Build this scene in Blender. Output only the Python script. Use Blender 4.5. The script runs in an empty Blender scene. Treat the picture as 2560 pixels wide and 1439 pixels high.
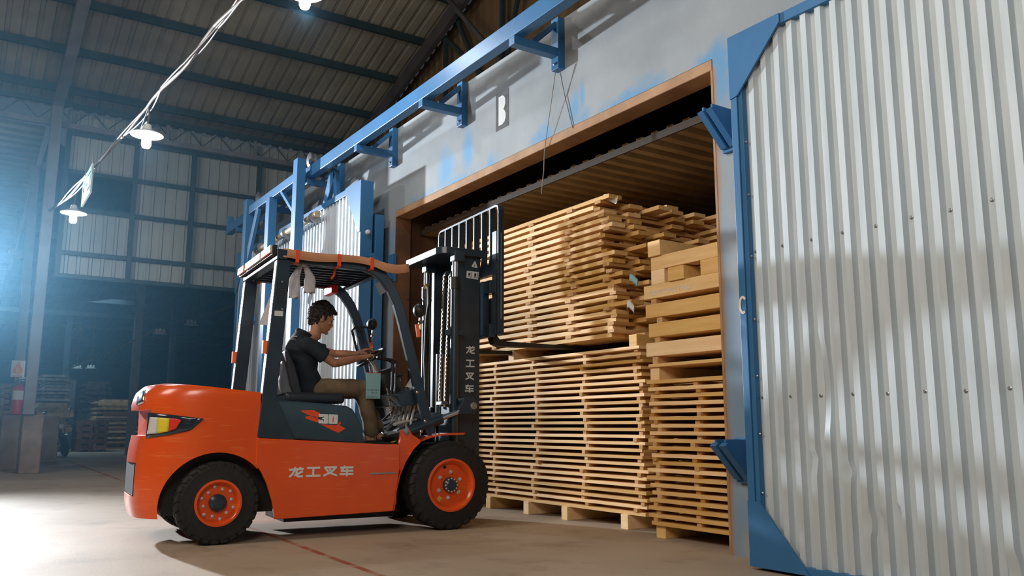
import bpy, bmesh, math, random
from mathutils import Vector, Matrix, noise
random.seed(7)
PI = math.pi
R = math.radians
SC = bpy.context.scene
COL = SC.collection

# ---------------------------------------------------------------- camera, world, lights, exposure
CAM = Vector((0.0, -4.412, 0.85))
PITCH, YAW, FPX = R(9.29), R(33.417), 2100.0
cam_d = bpy.data.cameras.new('camera')
cam_d.sensor_width = 36.0
cam_d.lens = FPX / 2560 * 36
cam_d.clip_end = 300
cam_o = bpy.data.objects.new('camera', cam_d)
COL.objects.link(cam_o)
FWD = Vector((-math.cos(YAW) * math.cos(PITCH), math.sin(YAW) * math.cos(PITCH), math.sin(PITCH)))
cam_o.location = CAM
cam_o.rotation_euler = FWD.to_track_quat('-Z', 'Y').to_euler()
SC.camera = cam_o

world = bpy.data.worlds.new('world')
SC.world = world
world.use_nodes = True
world.node_tree.nodes['Background'].inputs[0].default_value = (0.62, 0.68, 0.78, 1)
world.node_tree.nodes['Background'].inputs[1].default_value = 0.06

SC.view_settings.view_transform = 'Standard'
SC.view_settings.look = 'None'
SC.view_settings.gamma = 1
SC.view_settings.use_curve_mapping = False
SC.view_settings.exposure = 0.0


def light(name, kind, loc, power, color, radius=0.2, target=None, spot=None, blend=0.5, size=None):
    d = bpy.data.lights.new(name, kind)
    d.energy = power
    d.color = color
    if kind in ('POINT', 'SPOT'):
        d.shadow_soft_size = radius
    if kind == 'AREA':
        d.shape = 'RECTANGLE'
        d.size, d.size_y = size
    if spot:
        d.spot_size = R(spot)
        d.spot_blend = blend
    o = bpy.data.objects.new(name, d)
    COL.objects.link(o)
    o.location = loc
    if target is not None:
        o.rotation_euler = (Vector(target) - Vector(loc)).to_track_quat('-Z', 'Y').to_euler()
    return o


# the flood lamp on the far left that lights the yard, then added fill lights
light('flood_lamp', 'SPOT', (-18.8, -4.95, 3.6), 17500, (0.84, 0.92, 1.0), 0.15, target=(-8.0, -4.4, 4.6), spot=75, blend=1.0)
light('hall_fill_near', 'AREA', (-0.2, -5.6, 4.0), 150, (1.0, 0.91, 0.80), size=(2.0, 2.0), target=(-5.0, -1.0, 0.9))  # added soft fill above and behind the camera, no fitting
light('hall_fill_front', 'AREA', (-5.5, -9.5, 6.6), 330, (1.0, 0.90, 0.78), size=(3.0, 3.0), target=(-6.5, 0.0, 1.5))  # added unseen fill for faces turned to the hall
light('bay_fill', 'AREA', (-33, -2.0, 5.0), 190, (0.55, 0.80, 1.0), size=(5.0, 5.0), target=(-34, -1, 0))  # added bluish fill that tints the haze and the next bay

# ---------------------------------------------------------------- camera geometry helpers (a photo point onto a known real plane)
_RT = FWD.cross(Vector((0, 0, 1))).normalized()
_UP = _RT.cross(FWD)


def ray(px, py):
    return FWD + _RT * ((px - 1280) / FPX) - _UP * ((py - 719.5) / FPX)


def at(px, py, axis, val):
    d = ray(px, py)
    i = 'xyz'.index(axis)
    return CAM + d * ((val - CAM[i]) / d[i])


# ---------------------------------------------------------------- materials
MATS = {}


def mat(name, c1, c2=None, rough=0.5, metal=0.0, scale=6.0, detail=4.0, bump=0.0, bscale=60.0, stretch=(1, 1, 1),
        emit=None, estr=0.0, per_object=0.0, contrast=(0.35, 0.65), spec=0.5, coat=0.0, coords='Object', rough2=None):
    m = bpy.data.materials.new(name)
    m.use_nodes = True
    nt = m.node_tree
    N, L = nt.nodes, nt.links
    b = N['Principled BSDF']
    b.inputs['Roughness'].default_value = rough
    b.inputs['Metallic'].default_value = metal
    b.inputs['Specular IOR Level'].default_value = spec
    b.inputs['Coat Weight'].default_value = coat
    b.inputs['Coat Roughness'].default_value = 0.12
    b.inputs['Base Color'].default_value = (*c1, 1)
    if c2 is not None or bump or per_object:
        tc = N.new('ShaderNodeTexCoord')
        mp = N.new('ShaderNodeMapping')
        mp.inputs['Scale'].default_value = stretch
        L.new(tc.outputs[coords], mp.inputs[0])
        vec = mp.outputs[0]
        if per_object:
            oi = N.new('ShaderNodeObjectInfo')
            ad = N.new('ShaderNodeVectorMath')
            ad.operation = 'MULTIPLY_ADD'
            L.new(oi.outputs['Random'], ad.inputs[0])
            ad.inputs[1].default_value = (37.0, 91.0, 53.0)
            L.new(vec, ad.inputs[2])
            vec = ad.outputs[0]
        col = None
        if c2 is not None:
            nz = N.new('ShaderNodeTexNoise')
            nz.inputs['Scale'].default_value = scale
            nz.inputs['Detail'].default_value = detail
            L.new(vec, nz.inputs['Vector'])
            cr = N.new('ShaderNodeValToRGB')
            cr.color_ramp.elements[0].position = contrast[0]
            cr.color_ramp.elements[1].position = contrast[1]
            cr.color_ramp.elements[0].color = (*c1, 1)
            cr.color_ramp.elements[1].color = (*c2, 1)
            L.new(nz.outputs[0], cr.inputs[0])
            col = cr.outputs[0]
            if rough2 is not None:
                mr = N.new('ShaderNodeMapRange')
                mr.inputs['To Min'].default_value = rough
                mr.inputs['To Max'].default_value = rough2
                L.new(nz.outputs[0], mr.inputs[0])
                L.new(mr.outputs[0], b.inputs['Roughness'])
        if per_object:
            hs = N.new('ShaderNodeHueSaturation')
            mr = N.new('ShaderNodeMapRange')
            mr.inputs['To Min'].default_value = 1 - per_object
            mr.inputs['To Max'].default_value = 1 + per_object
            L.new(oi.outputs['Random'], mr.inputs[0])
            L.new(mr.outputs[0], hs.inputs['Value'])
            mr2 = N.new('ShaderNodeMapRange')
            mr2.inputs['To Min'].default_value = 1.12
            mr2.inputs['To Max'].default_value = 0.85
            L.new(oi.outputs['Random'], mr2.inputs[0])
            L.new(mr2.outputs[0], hs.inputs['Saturation'])
            if col is not None:
                L.new(col, hs.inputs['Color'])
            else:
                hs.inputs['Color'].default_value = (*c1, 1)
            col = hs.outputs[0]
        if col is not None:
            L.new(col, b.inputs['Base Color'])
        if bump:
            n2 = N.new('ShaderNodeTexNoise')
            n2.inputs['Scale'].default_value = bscale
            n2.inputs['Detail'].default_value = 3
            L.new(vec, n2.inputs['Vector'])
            bp = N.new('ShaderNodeBump')
            bp.inputs['Strength'].default_value = bump
            bp.inputs['Distance'].default_value = 0.01
            L.new(n2.outputs[0], bp.inputs['Height'])
            L.new(bp.outputs[0], b.inputs['Normal'])
    if emit is not None:
        b.inputs['Emission Color'].default_value = (*emit, 1)
        b.inputs['Emission Strength'].default_value = estr
    MATS[name] = m
    return m


mat('blue_paint', (0.034, 0.155, 0.34), (0.028, 0.135, 0.30), rough=0.42, scale=3)
mat('galvanised', (0.56, 0.61, 0.65), (0.48, 0.54, 0.57), rough=0.56, metal=0.2, scale=3, stretch=(6, 6, 0.6), bump=0.05, bscale=90)
mat('orange_paint', (0.80, 0.095, 0.009), (0.74, 0.080, 0.008), rough=0.28, scale=2.5, coat=0.35)
mat('dark_paint', (0.013, 0.027, 0.042), (0.020, 0.037, 0.054), rough=0.34, scale=8, coat=0.2)
mat('hood_grey', (0.022, 0.050, 0.072), (0.030, 0.062, 0.085), rough=0.38, scale=8)
mat('black_metal', (0.010, 0.011, 0.013), rough=0.5)
mat('black_plastic', (0.012, 0.012, 0.013), rough=0.45)
mat('rubber', (0.006, 0.006, 0.006), (0.012, 0.012, 0.012), rough=0.75, scale=30, bump=0.15, bscale=120)
mat('chrome', (0.72, 0.73, 0.75), rough=0.18, metal=1.0)
mat('steel', (0.42, 0.43, 0.44), (0.30, 0.30, 0.31), rough=0.38, metal=0.85, scale=14)
mat('brass', (0.55, 0.38, 0.12), rough=0.35, metal=0.8)
mat('chain_metal', (0.34, 0.27, 0.20), (0.20, 0.14, 0.09), rough=0.5, metal=0.6, scale=60)
mat('white_paint', (0.66, 0.68, 0.68), rough=0.5)
mat('white_cloth', (0.62, 0.60, 0.62), (0.50, 0.48, 0.50), rough=0.9, scale=20)
mat('paper_white', (0.70, 0.71, 0.72), rough=0.8)
mat('tag_card', (0.28, 0.50, 0.50), rough=0.7)
mat('ink', (0.02, 0.03, 0.04), rough=0.7)
mat('red_plastic', (0.70, 0.03, 0.015), rough=0.35)
mat('orange_strap', (0.75, 0.075, 0.015), rough=0.6)
mat('amber_lens', (1.0, 0.20, 0.03), rough=0.2, coat=0.5)
mat('yellow', (0.75, 0.62, 0.03), rough=0.45)
mat('yellow_sticker', (0.72, 0.50, 0.10), rough=0.6)
mat('lens_dark', (0.02, 0.03, 0.045), rough=0.12, coat=0.6)
mat('lens_white', (0.62, 0.63, 0.62), rough=0.25)
mat('card_orange', (0.66, 0.32, 0.17), (0.58, 0.27, 0.14), rough=0.7, scale=5)
mat('grey_plastic', (0.22, 0.22, 0.25), rough=0.5)
mat('wood', (0.87, 0.56, 0.235), (0.72, 0.41, 0.14), rough=0.7, scale=7, detail=5, stretch=(0.35, 5, 5), per_object=0.22, bump=0.12, bscale=40, contrast=(0.3, 0.75))
mat('wood_thick', (0.90, 0.60, 0.27), (0.76, 0.46, 0.18), rough=0.7, scale=6, detail=5, stretch=(0.4, 5, 5), per_object=0.12, bump=0.12, bscale=40, contrast=(0.3, 0.75))
mat('wood_stick', (0.60, 0.33, 0.11), (0.46, 0.23, 0.07), rough=0.75, scale=7, stretch=(5, 0.35, 5), per_object=0.2)
mat('wood_far', (0.60, 0.40, 0.19), (0.38, 0.235, 0.11), rough=0.8, scale=5, per_object=0.3)
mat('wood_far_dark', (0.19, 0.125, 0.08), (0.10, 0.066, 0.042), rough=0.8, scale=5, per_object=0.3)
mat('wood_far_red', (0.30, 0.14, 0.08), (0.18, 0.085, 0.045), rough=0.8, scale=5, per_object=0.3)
mat('skin', (0.46, 0.22, 0.13), (0.40, 0.18, 0.10), rough=0.5, scale=12)
mat('hair', (0.006, 0.005, 0.005), rough=0.6)
mat('navy_cloth', (0.005, 0.012, 0.020), (0.008, 0.017, 0.026), rough=0.85, scale=14, bump=0.1, bscale=30)
mat('khaki_cloth', (0.17, 0.115, 0.065), (0.13, 0.088, 0.048), rough=0.85, scale=14, bump=0.1, bscale=30)
mat('seat_vinyl', (0.016, 0.022, 0.028), rough=0.42)
mat('seat_shell', (0.20, 0.20, 0.21), rough=0.4, metal=0.3)
mat('brown_render', (0.16, 0.074, 0.030), (0.085, 0.040, 0.018), rough=0.75, scale=2.2, detail=6, bump=0.2, bscale=18)
mat('lintel_brown', (0.42, 0.24, 0.12), (0.30, 0.16, 0.075), rough=0.8, scale=4, detail=6, bump=0.2, bscale=18)
mat('kiln_deck', (0.62, 0.48, 0.28), (0.46, 0.34, 0.19), rough=0.5, metal=0.3, scale=3)
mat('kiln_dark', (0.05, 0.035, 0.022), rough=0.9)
mat('roof_sheet', (0.36, 0.33, 0.26), (0.24, 0.22, 0.17), rough=0.55, scale=0.8, detail=5)
mat('far_sheet', (0.40, 0.42, 0.39), (0.29, 0.31, 0.29), rough=0.5, metal=0.2, scale=1.0, detail=5, stretch=(1, 1.5, 0.4))
mat('gable_sheet', (0.19, 0.12, 0.060), (0.12, 0.072, 0.035), rough=0.7, scale=1.2, detail=6, stretch=(2, 1, 0.4))
mat('bay_sheet', (0.030, 0.075, 0.105), (0.018, 0.05, 0.075), rough=0.6, scale=1)
mat('steel_green', (0.028, 0.052, 0.058), (0.020, 0.038, 0.042), rough=0.55, scale=3)
mat('steel_grey', (0.20, 0.20, 0.21), (0.15, 0.15, 0.16), rough=0.55, scale=2)
mat('rafter_grey', (0.085, 0.080, 0.082), (0.06, 0.055, 0.058), rough=0.6, scale=2)
mat('cable_tan', (0.17, 0.11, 0.065), (0.10, 0.065, 0.04), rough=0.7, scale=9)
mat('cable_white', (0.20, 0.20, 0.21), rough=0.6)
mat('pedestal', (0.36, 0.27, 0.215), (0.22, 0.155, 0.115), rough=0.85, scale=2.4, detail=7, bump=0.25, bscale=14)
mat('shade_enamel', (0.75, 0.77, 0.74), rough=0.35)
mat('bulb', (1, 1, 1), rough=0.4, emit=(0.88, 0.94, 1.0), estr=22)
mat('extinguisher_red', (0.52, 0.018, 0.030), rough=0.3)
mat('zinc', (0.62, 0.61, 0.58), rough=0.35, metal=0.3)
mat('sign_white', (0.17, 0.20, 0.185), rough=0.6)
mat('sign_green', (0.01, 0.16, 0.06), rough=0.5)
mat('flame_orange', (0.80, 0.20, 0.04), rough=0.5)
mat('flame_yellow', (0.85, 0.50, 0.10), rough=0.5)
mat('bamboo', (0.58, 0.43, 0.27), (0.45, 0.32, 0.19), rough=0.6, scale=5)
mat('frame_paint', (0.045, 0.045, 0.045), (0.09, 0.09, 0.09), rough=0.8, scale=20)
mat('chalk', (0.72, 0.68, 0.62), rough=0.9)
mat('moto_paint', (0.02, 0.035, 0.035), rough=0.25, coat=0.4)


def concrete_floor():
    m = mat('concrete_floor', (0.47, 0.37, 0.275), (0.36, 0.27, 0.19), rough=0.60, rough2=0.78, scale=0.7, detail=8, bump=0.08, bscale=45, contrast=(0.3, 0.7))
    nt = m.node_tree
    N, L = nt.nodes, nt.links
    b = N['Principled BSDF']
    base = b.inputs['Base Color'].links[0].from_socket
    tc = N.new('ShaderNodeTexCoord')
    # brown sawdust patches
    nz = N.new('ShaderNodeTexNoise')
    nz.inputs['Scale'].default_value = 1.7
    nz.inputs['Detail'].default_value = 7
    nz.inputs['Roughness'].default_value = 0.65
    L.new(tc.outputs['Object'], nz.inputs['Vector'])
    cr = N.new('ShaderNodeValToRGB')
    cr.color_ramp.elements[0].position = 0.52
    cr.color_ramp.elements[1].position = 0.72
    cr.color_ramp.elements[0].color = (0, 0, 0, 1)
    cr.color_ramp.elements[1].color = (0.7, 0.7, 0.7, 1)
    L.new(nz.outputs[0], cr.inputs[0])
    mx = N.new('ShaderNodeMixRGB')
    L.new(cr.outputs[0], mx.inputs[0])
    L.new(base, mx.inputs[1])
    mx.inputs[2].default_value = (0.22, 0.15, 0.10, 1)
    # worn red guide line painted on the floor: |n.(p-p0)| < w
    p1, p2 = at(690, 1342, 'z', 0), at(930, 1430, 'z', 0)
    d = (p2 - p1).normalized()
    n = Vector((-d.y, d.x, 0))
    dt = N.new('ShaderNodeVectorMath')
    dt.operation = 'DOT_PRODUCT'
    L.new(tc.outputs['Object'], dt.inputs[0])
    dt.inputs[1].default_value = n
    sb = N.new('ShaderNodeMath')
    sb.operation = 'SUBTRACT'
    L.new(dt.outputs['Value'], sb.inputs[0])
    sb.inputs[1].default_value = n.dot(p1)
    ab = N.new('ShaderNodeMath')
    ab.operation = 'ABSOLUTE'
    L.new(sb.outputs[0], ab.inputs[0])
    lt = N.new('ShaderNodeMath')
    lt.operation = 'LESS_THAN'
    L.new(ab.outputs[0], lt.inputs[0])
    lt.inputs[1].default_value = 0.024
    n3 = N.new('ShaderNodeTexNoise')
    n3.inputs['Scale'].default_value = 5
    n3.inputs['Detail'].default_value = 6
    L.new(tc.outputs['Object'], n3.inputs['Vector'])
    c3 = N.new('ShaderNodeValToRGB')
    c3.color_ramp.elements[0].position = 0.30
    c3.color_ramp.elements[1].position = 0.52
    L.new(n3.outputs[0], c3.inputs[0])
    ml = N.new('ShaderNodeMath')
    ml.operation = 'MULTIPLY'
    L.new(lt.outputs[0], ml.inputs[0])
    L.new(c3.outputs[0], ml.inputs[1])
    mx2 = N.new('ShaderNodeMixRGB')
    L.new(ml.outputs[0], mx2.inputs[0])
    L.new(mx.outputs[0], mx2.inputs[1])
    mx2.inputs[2].default_value = (0.34, 0.085, 0.045, 1)
    L.new(mx2.outputs[0], b.inputs['Base Color'])


concrete_floor()


def scratches():
    # fine pale scuffs in the lacquer of the truck, running along it
    nt = MATS['orange_paint'].node_tree
    N, L = nt.nodes, nt.links
    b = N['Principled BSDF']
    base = b.inputs['Base Color'].links[0].from_socket
    tc = N.new('ShaderNodeTexCoord')
    mp = N.new('ShaderNodeMapping')
    mp.inputs['Scale'].default_value = (1.0, 1.6, 26.0)
    L.new(tc.outputs['Object'], mp.inputs[0])
    nz = N.new('ShaderNodeTexNoise')
    nz.inputs['Scale'].default_value = 3.0
    nz.inputs['Detail'].default_value = 4
    L.new(mp.outputs[0], nz.inputs['Vector'])
    cr = N.new('ShaderNodeValToRGB')
    cr.color_ramp.elements[0].position = 0.60
    cr.color_ramp.elements[1].position = 0.74
    cr.color_ramp.elements[0].color = (0, 0, 0, 1)
    cr.color_ramp.elements[1].color = (0.55, 0.55, 0.55, 1)
    L.new(nz.outputs[0], cr.inputs[0])
    mx = N.new('ShaderNodeMixRGB')
    L.new(cr.outputs[0], mx.inputs[0])
    L.new(base, mx.inputs[1])
    mx.inputs[2].default_value = (0.86, 0.24, 0.06, 1)
    L.new(mx.outputs[0], b.inputs['Base Color'])


scratches()


def kiln_wall_mat():
    m = mat('kiln_wall', (0.30, 0.325, 0.34), (0.225, 0.25, 0.265), rough=0.75, scale=1.6, detail=8, bump=0.12, bscale=22, contrast=(0.3, 0.7))
    nt = m.node_tree
    N, L = nt.nodes, nt.links
    b = N['Principled BSDF']
    base = b.inputs['Base Color'].links[0].from_socket
    tc = N.new('ShaderNodeTexCoord')
    sp = N.new('ShaderNodeSeparateXYZ')
    L.new(tc.outputs['Object'], sp.inputs[0])

    def M(op, a, bb, c=None):
        n = N.new('ShaderNodeMath')
        n.operation = op
        for i, v in enumerate((a, bb, c)):
            if v is None:
                continue
            if isinstance(v, (int, float)):
                n.inputs[i].default_value = v
            else:
                L.new(v, n.inputs[i])
        return n.outputs[0]

    X, Z = sp.outputs[0], sp.outputs[2]
    # distance outside the opening rectangle
    dx = M('MAXIMUM', M('SUBTRACT', -9.32, X), M('SUBTRACT', X, -4.03))
    dx = M('MAXIMUM', dx, 0.0)
    dz = M('MAXIMUM', M('SUBTRACT', Z, 3.40), 0.0)
    dist = M('SQRT', M('ADD', M('MULTIPLY', dx, dx), M('MULTIPLY', dz, dz)), 0)
    nz = N.new('ShaderNodeTexNoise')
    nz.inputs['Scale'].default_value = 2.2
    nz.inputs['Detail'].default_value = 5
    L.new(tc.outputs['Object'], nz.inputs['Vector'])
    d2 = M('SUBTRACT', dist, M('MULTIPLY', M('SUBTRACT', nz.outputs[0], 0.42), 1.05))
    fac = N.new('ShaderNodeMapRange')
    fac.inputs['From Min'].default_value = 0.11
    fac.inputs['From Max'].default_value = -0.06
    L.new(d2, fac.inputs[0])
    # blue brush patches left of the painted letter and above the lintel
    def patch(x, z, rx, rz):
        u = M('DIVIDE', M('SUBTRACT', X, x), rx)
        v = M('DIVIDE', M('SUBTRACT', Z, z), rz)
        r = M('SQRT', M('ADD', M('MULTIPLY', u, u), M('MULTIPLY', v, v)), 0)
        mr = N.new('ShaderNodeMapRange')
        mr.inputs['From Min'].default_value = 1.2
        mr.inputs['From Max'].default_value = 0.3
        L.new(M('ADD', r, M('MULTIPLY', M('SUBTRACT', nz.outputs[0], 0.5), 1.6)), mr.inputs[0])
        return mr.outputs[0]
    zf = N.new('ShaderNodeMapRange')
    zf.inputs['From Min'].default_value = 2.9
    zf.inputs['From Max'].default_value = 3.35
    zf.inputs['To Min'].default_value = 0.42
    L.new(Z, zf.inputs[0])
    f = M('MAXIMUM', M('MULTIPLY', fac.outputs[0], zf.outputs[0]), patch(-8.05, 3.72, 0.22, 0.30))
    f = M('MAXIMUM', f, patch(-7.55, 3.80, 0.13, 0.26))
    f = M('MAXIMUM', f, patch(-5.66, 3.66, 0.11, 0.16))
    f = M('MAXIMUM', f, patch(-5.56, 3.72, 0.045, 0.16))
    # wall right of the jamb: broad blue strip low down
    f = M('MULTIPLY', f, 0.86)
    mx = N.new('ShaderNodeMixRGB')
    L.new(f, mx.inputs[0])
    L.new(base, mx.inputs[1])
    mx.inputs[2].default_value = (0.085, 0.26, 0.46, 1)
    # soot streaks plus the rail's shadow band, both darkened into the wall colour
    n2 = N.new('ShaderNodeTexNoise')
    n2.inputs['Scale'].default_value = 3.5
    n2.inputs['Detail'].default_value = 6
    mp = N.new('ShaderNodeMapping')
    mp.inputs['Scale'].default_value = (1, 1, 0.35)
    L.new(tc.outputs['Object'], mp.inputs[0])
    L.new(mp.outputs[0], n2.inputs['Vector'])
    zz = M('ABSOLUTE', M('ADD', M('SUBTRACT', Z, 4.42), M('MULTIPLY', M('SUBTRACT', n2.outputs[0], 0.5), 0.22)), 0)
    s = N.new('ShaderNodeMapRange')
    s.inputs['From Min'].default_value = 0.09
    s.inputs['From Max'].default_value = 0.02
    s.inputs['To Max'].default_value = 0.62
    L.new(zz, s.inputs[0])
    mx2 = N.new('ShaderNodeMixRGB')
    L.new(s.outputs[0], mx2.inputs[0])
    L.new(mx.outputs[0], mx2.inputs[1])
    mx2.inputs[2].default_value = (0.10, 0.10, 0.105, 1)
    # brown rust-coloured wear low on the jamb edge
    e = N.new('ShaderNodeMapRange')
    e.inputs['From Min'].default_value = 0.05
    e.inputs['From Max'].default_value = 0.01
    L.new(M('ADD', dist, M('MULTIPLY', M('SUBTRACT', n2.outputs[0], 0.5), 0.12)), e.inputs[0])
    mx3 = N.new('ShaderNodeMixRGB')
    L.new(e.outputs[0], mx3.inputs[0])
    L.new(mx2.outputs[0], mx3.inputs[1])
    mx3.inputs[2].default_value = (0.30, 0.19, 0.12, 1)
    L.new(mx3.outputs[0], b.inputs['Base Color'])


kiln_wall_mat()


# ---------------------------------------------------------------- mesh helpers
class MB:
    """collects simple shapes; build() links them as ONE mesh object"""

    def __init__(self):
        self.v, self.f, self.mi = [], [], []
        self.cur = 0

    def add(self, vs, fs):
        o = len(self.v)
        self.v += [tuple(p) for p in vs]
        self.f += [tuple(i + o for i in q) for q in fs]
        self.mi += [self.cur] * len(fs)
        return self

    def box(self, a, b, M=None):
        (x0, y0, z0), (x1, y1, z1) = a, b
        x0, x1 = min(x0, x1), max(x0, x1)
        y0, y1 = min(y0, y1), max(y0, y1)
        z0, z1 = min(z0, z1), max(z0, z1)
        vs = [Vector(p) for p in ((x0, y0, z0), (x1, y0, z0), (x1, y1, z0), (x0, y1, z0), (x0, y0, z1), (x1, y0, z1), (x1, y1, z1), (x0, y1, z1))]
        if M is not None:
            vs = [M @ p for p in vs]
        return self.add(vs, [(0, 3, 2, 1), (4, 5, 6, 7), (0, 1, 5, 4), (1, 2, 6, 5), (2, 3, 7, 6), (3, 0, 4, 7)])

    def bar(self, p, q, w, h, up=(0, 0, 1)):
        """box section from p to q, w sideways and h along up"""
        p, q = Vector(p), Vector(q)
        d = (q - p).normalized()
        s = d.cross(Vector(up))
        if s.length < 1e-4:
            s = d.cross(Vector((1, 0, 0)))
        s.normalize()
        u = s.cross(d)
        vs = []
        for c in (p, q):
            for a, b in ((-1, -1), (1, -1), (1, 1), (-1, 1)):
                vs.append(c + s * (a * w / 2) + u * (b * h / 2))
        return self.add(vs, [(0, 1, 2, 3), (7, 6, 5, 4), (0, 4, 5, 1), (1, 5, 6, 2), (2, 6, 7, 3), (3, 7, 4, 0)])

    def sweep(self, pts, w, h, up=(1, 0, 0)):
        """box section swept along pts; h is along up, w across"""
        pts = [Vector(p) for p in pts]
        up = Vector(up).normalized()
        vs, n = [], len(pts)
        for i, c in enumerate(pts):
            d = (pts[min(i + 1, n - 1)] - pts[max(i - 1, 0)]).normalized()
            s = d.cross(up).normalized()
            for a, b in ((-1, -1), (1, -1), (1, 1), (-1, 1)):
                vs.append(c + s * (a * w / 2) + up * (b * h / 2))
        fs = [(0, 1, 2, 3), tuple(reversed([4 * (n - 1) + k for k in range(4)]))]
        for i in range(n - 1):
            for k in range(4):
                a, b = 4 * i + k, 4 * i + (k + 1) % 4
                fs.append((a, a + 4, b + 4, b))
        return self.add(vs, fs)

    def tube(self, pts, r, n=10, cap=True):
        """round tube, r a number or one per point"""
        pts = [Vector(p) for p in pts]
        rs = r if isinstance(r, (list, tuple)) else [r] * len(pts)
        d0 = (pts[1] - pts[0]).normalized()
        s = d0.cross(Vector((0, 0, 1)))
        if s.length < 1e-3:
            s = d0.cross(Vector((1, 0, 0)))
        s.normalize()
        vs, m = [], len(pts)
        for i, c in enumerate(pts):
            d = (pts[min(i + 1, m - 1)] - pts[max(i - 1, 0)]).normalized()
            s = (s - d * s.dot(d)).normalized()
            u = d.cross(s)
            for k in range(n):
                t = 2 * PI * k / n
                vs.append(c + (s * math.cos(t) + u * math.sin(t)) * rs[i])
        fs = []
        for i in range(m - 1):
            for k in range(n):
                a, b = i * n + k, i * n + (k + 1) % n
                fs.append((a, b, b + n, a + n))
        if cap:
            fs.append(tuple(reversed(range(n))))
            fs.append(tuple((m - 1) * n + k for k in range(n)))
        return self.add(vs, fs)

    def lathe(self, prof, origin, axis=(0, 0, 1), n=32, cap=True):
        """prof: list of (radius, height along axis)"""
        o, a = Vector(origin), Vector(axis).normalized()
        s = a.cross(Vector((0, 0, 1)))
        if s.length < 1e-3:
            s = a.cross(Vector((1, 0, 0)))
        s.normalize()
        u = a.cross(s)
        vs = []
        for r, h in prof:
            for k in range(n):
                t = 2 * PI * k / n
                vs.append(o + a * h + (s * math.cos(t) + u * math.sin(t)) * max(r, 1e-4))
        fs = []
        for i in range(len(prof) - 1):
            for k in range(n):
                p, q = i * n + k, i * n + (k + 1) % n
                fs.append((p, q, q + n, p + n))
        if cap:
            fs.append(tuple(reversed(range(n))))
            fs.append(tuple((len(prof) - 1) * n + k for k in range(n)))
        return self.add(vs, fs)

    def prism(self, poly, f, d0, d1):
        """poly: 2D points, f(u, v, d) -> 3D"""
        n = len(poly)
        vs = [f(u, v, d0) for u, v in poly] + [f(u, v, d1) for u, v in poly]
        fs = [tuple(reversed(range(n))), tuple(range(n, 2 * n))]
        fs += [(i, (i + 1) % n, n + (i + 1) % n, n + i) for i in range(n)]
        return self.add(vs, fs)

    def ball(self, c, r, n=12, m=8):
        c = Vector(c)
        rx, ry, rz = r if isinstance(r, (list, tuple)) else (r, r, r)
        vs, fs = [], []
        for j in range(m + 1):
            p = PI * j / m
            for k in range(n):
                t = 2 * PI * k / n
                vs.append(c + Vector((rx * math.sin(p) * math.cos(t), ry * math.sin(p) * math.sin(t), rz * math.cos(p))))
        for j in range(m):
            for k in range(n):
                a, b = j * n + k, j * n + (k + 1) % n
                fs.append((a, a + n, b + n, b))
        return self.add(vs, fs)

    def mesh(self, name, mats, smooth=None, bevel=0.0, segs=2):
        me = bpy.data.meshes.new(name)
        me.from_pydata([tuple(p) for p in self.v], [], self.f)
        for m in mats if isinstance(mats, (list, tuple)) else [mats]:
            me.materials.append(MATS[m] if isinstance(m, str) else m)
        for p, i in zip(me.polygons, self.mi):
            p.material_index = i
        bm = bmesh.new()
        bm.from_mesh(me)
        bmesh.ops.remove_doubles(bm, verts=bm.verts, dist=1e-5)
        bmesh.ops.recalc_face_normals(bm, faces=bm.faces)
        if bevel:
            es = [e for e in bm.edges if len(e.link_faces) == 2 and e.calc_face_angle(0) > 0.5]
            bmesh.ops.bevel(bm, geom=es, offset=bevel, segments=segs, profile=0.5, affect='EDGES', clamp_overlap=True)
        if smooth is not None:
            a = R(smooth)
            for p in bm.faces:
                p.smooth = True
            for e in bm.edges:
                e.smooth = not (len(e.link_faces) == 2 and e.calc_face_angle(0) > a)
        bm.to_mesh(me)
        bm.free()
        return me

    def build(self, name, mats, parent=None, smooth=None, bevel=0.0, segs=2, loc=None):
        me = self.mesh(name, mats, smooth, bevel, segs)
        o = bpy.data.objects.new(name, me)
        COL.objects.link(o)
        if parent is not None:
            o.parent = parent
        if loc is not None:
            o.location = loc
        return o


def tag(o, label=None, cat=None, group=None, kind=None):
    if label:
        o['label'] = label
    if cat:
        o['category'] = cat
    if group:
        o['group'] = group
    if kind:
        o['kind'] = kind
    return o


def thing(name, label, cat, loc=(0, 0, 0), rz=0.0, group=None):
    o = bpy.data.objects.new(name, None)
    o.empty_display_size = 0.1
    COL.objects.link(o)
    o.location = loc
    o.rotation_euler = (0, 0, rz)
    return tag(o, label, cat, group)


def struct(o):
    o['kind'] = 'structure'
    return o


def dup(o, parent=None):
    c = o.copy()
    COL.objects.link(c)
    if parent is not None:
        c.parent = parent
    for ch in list(o.children):
        dup(ch, c)
    return c


def shift(o):
    """move a mesh object's origin to the bottom centre of its mesh"""
    xs = [v.co for v in o.data.vertices]
    c = Vector(((min(p.x for p in xs) + max(p.x for p in xs)) / 2, (min(p.y for p in xs) + max(p.y for p in xs)) / 2, min(p.z for p in xs)))
    o.data.transform(Matrix.Translation(-c))
    o.location = Vector(o.location) + c
    return o


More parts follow.
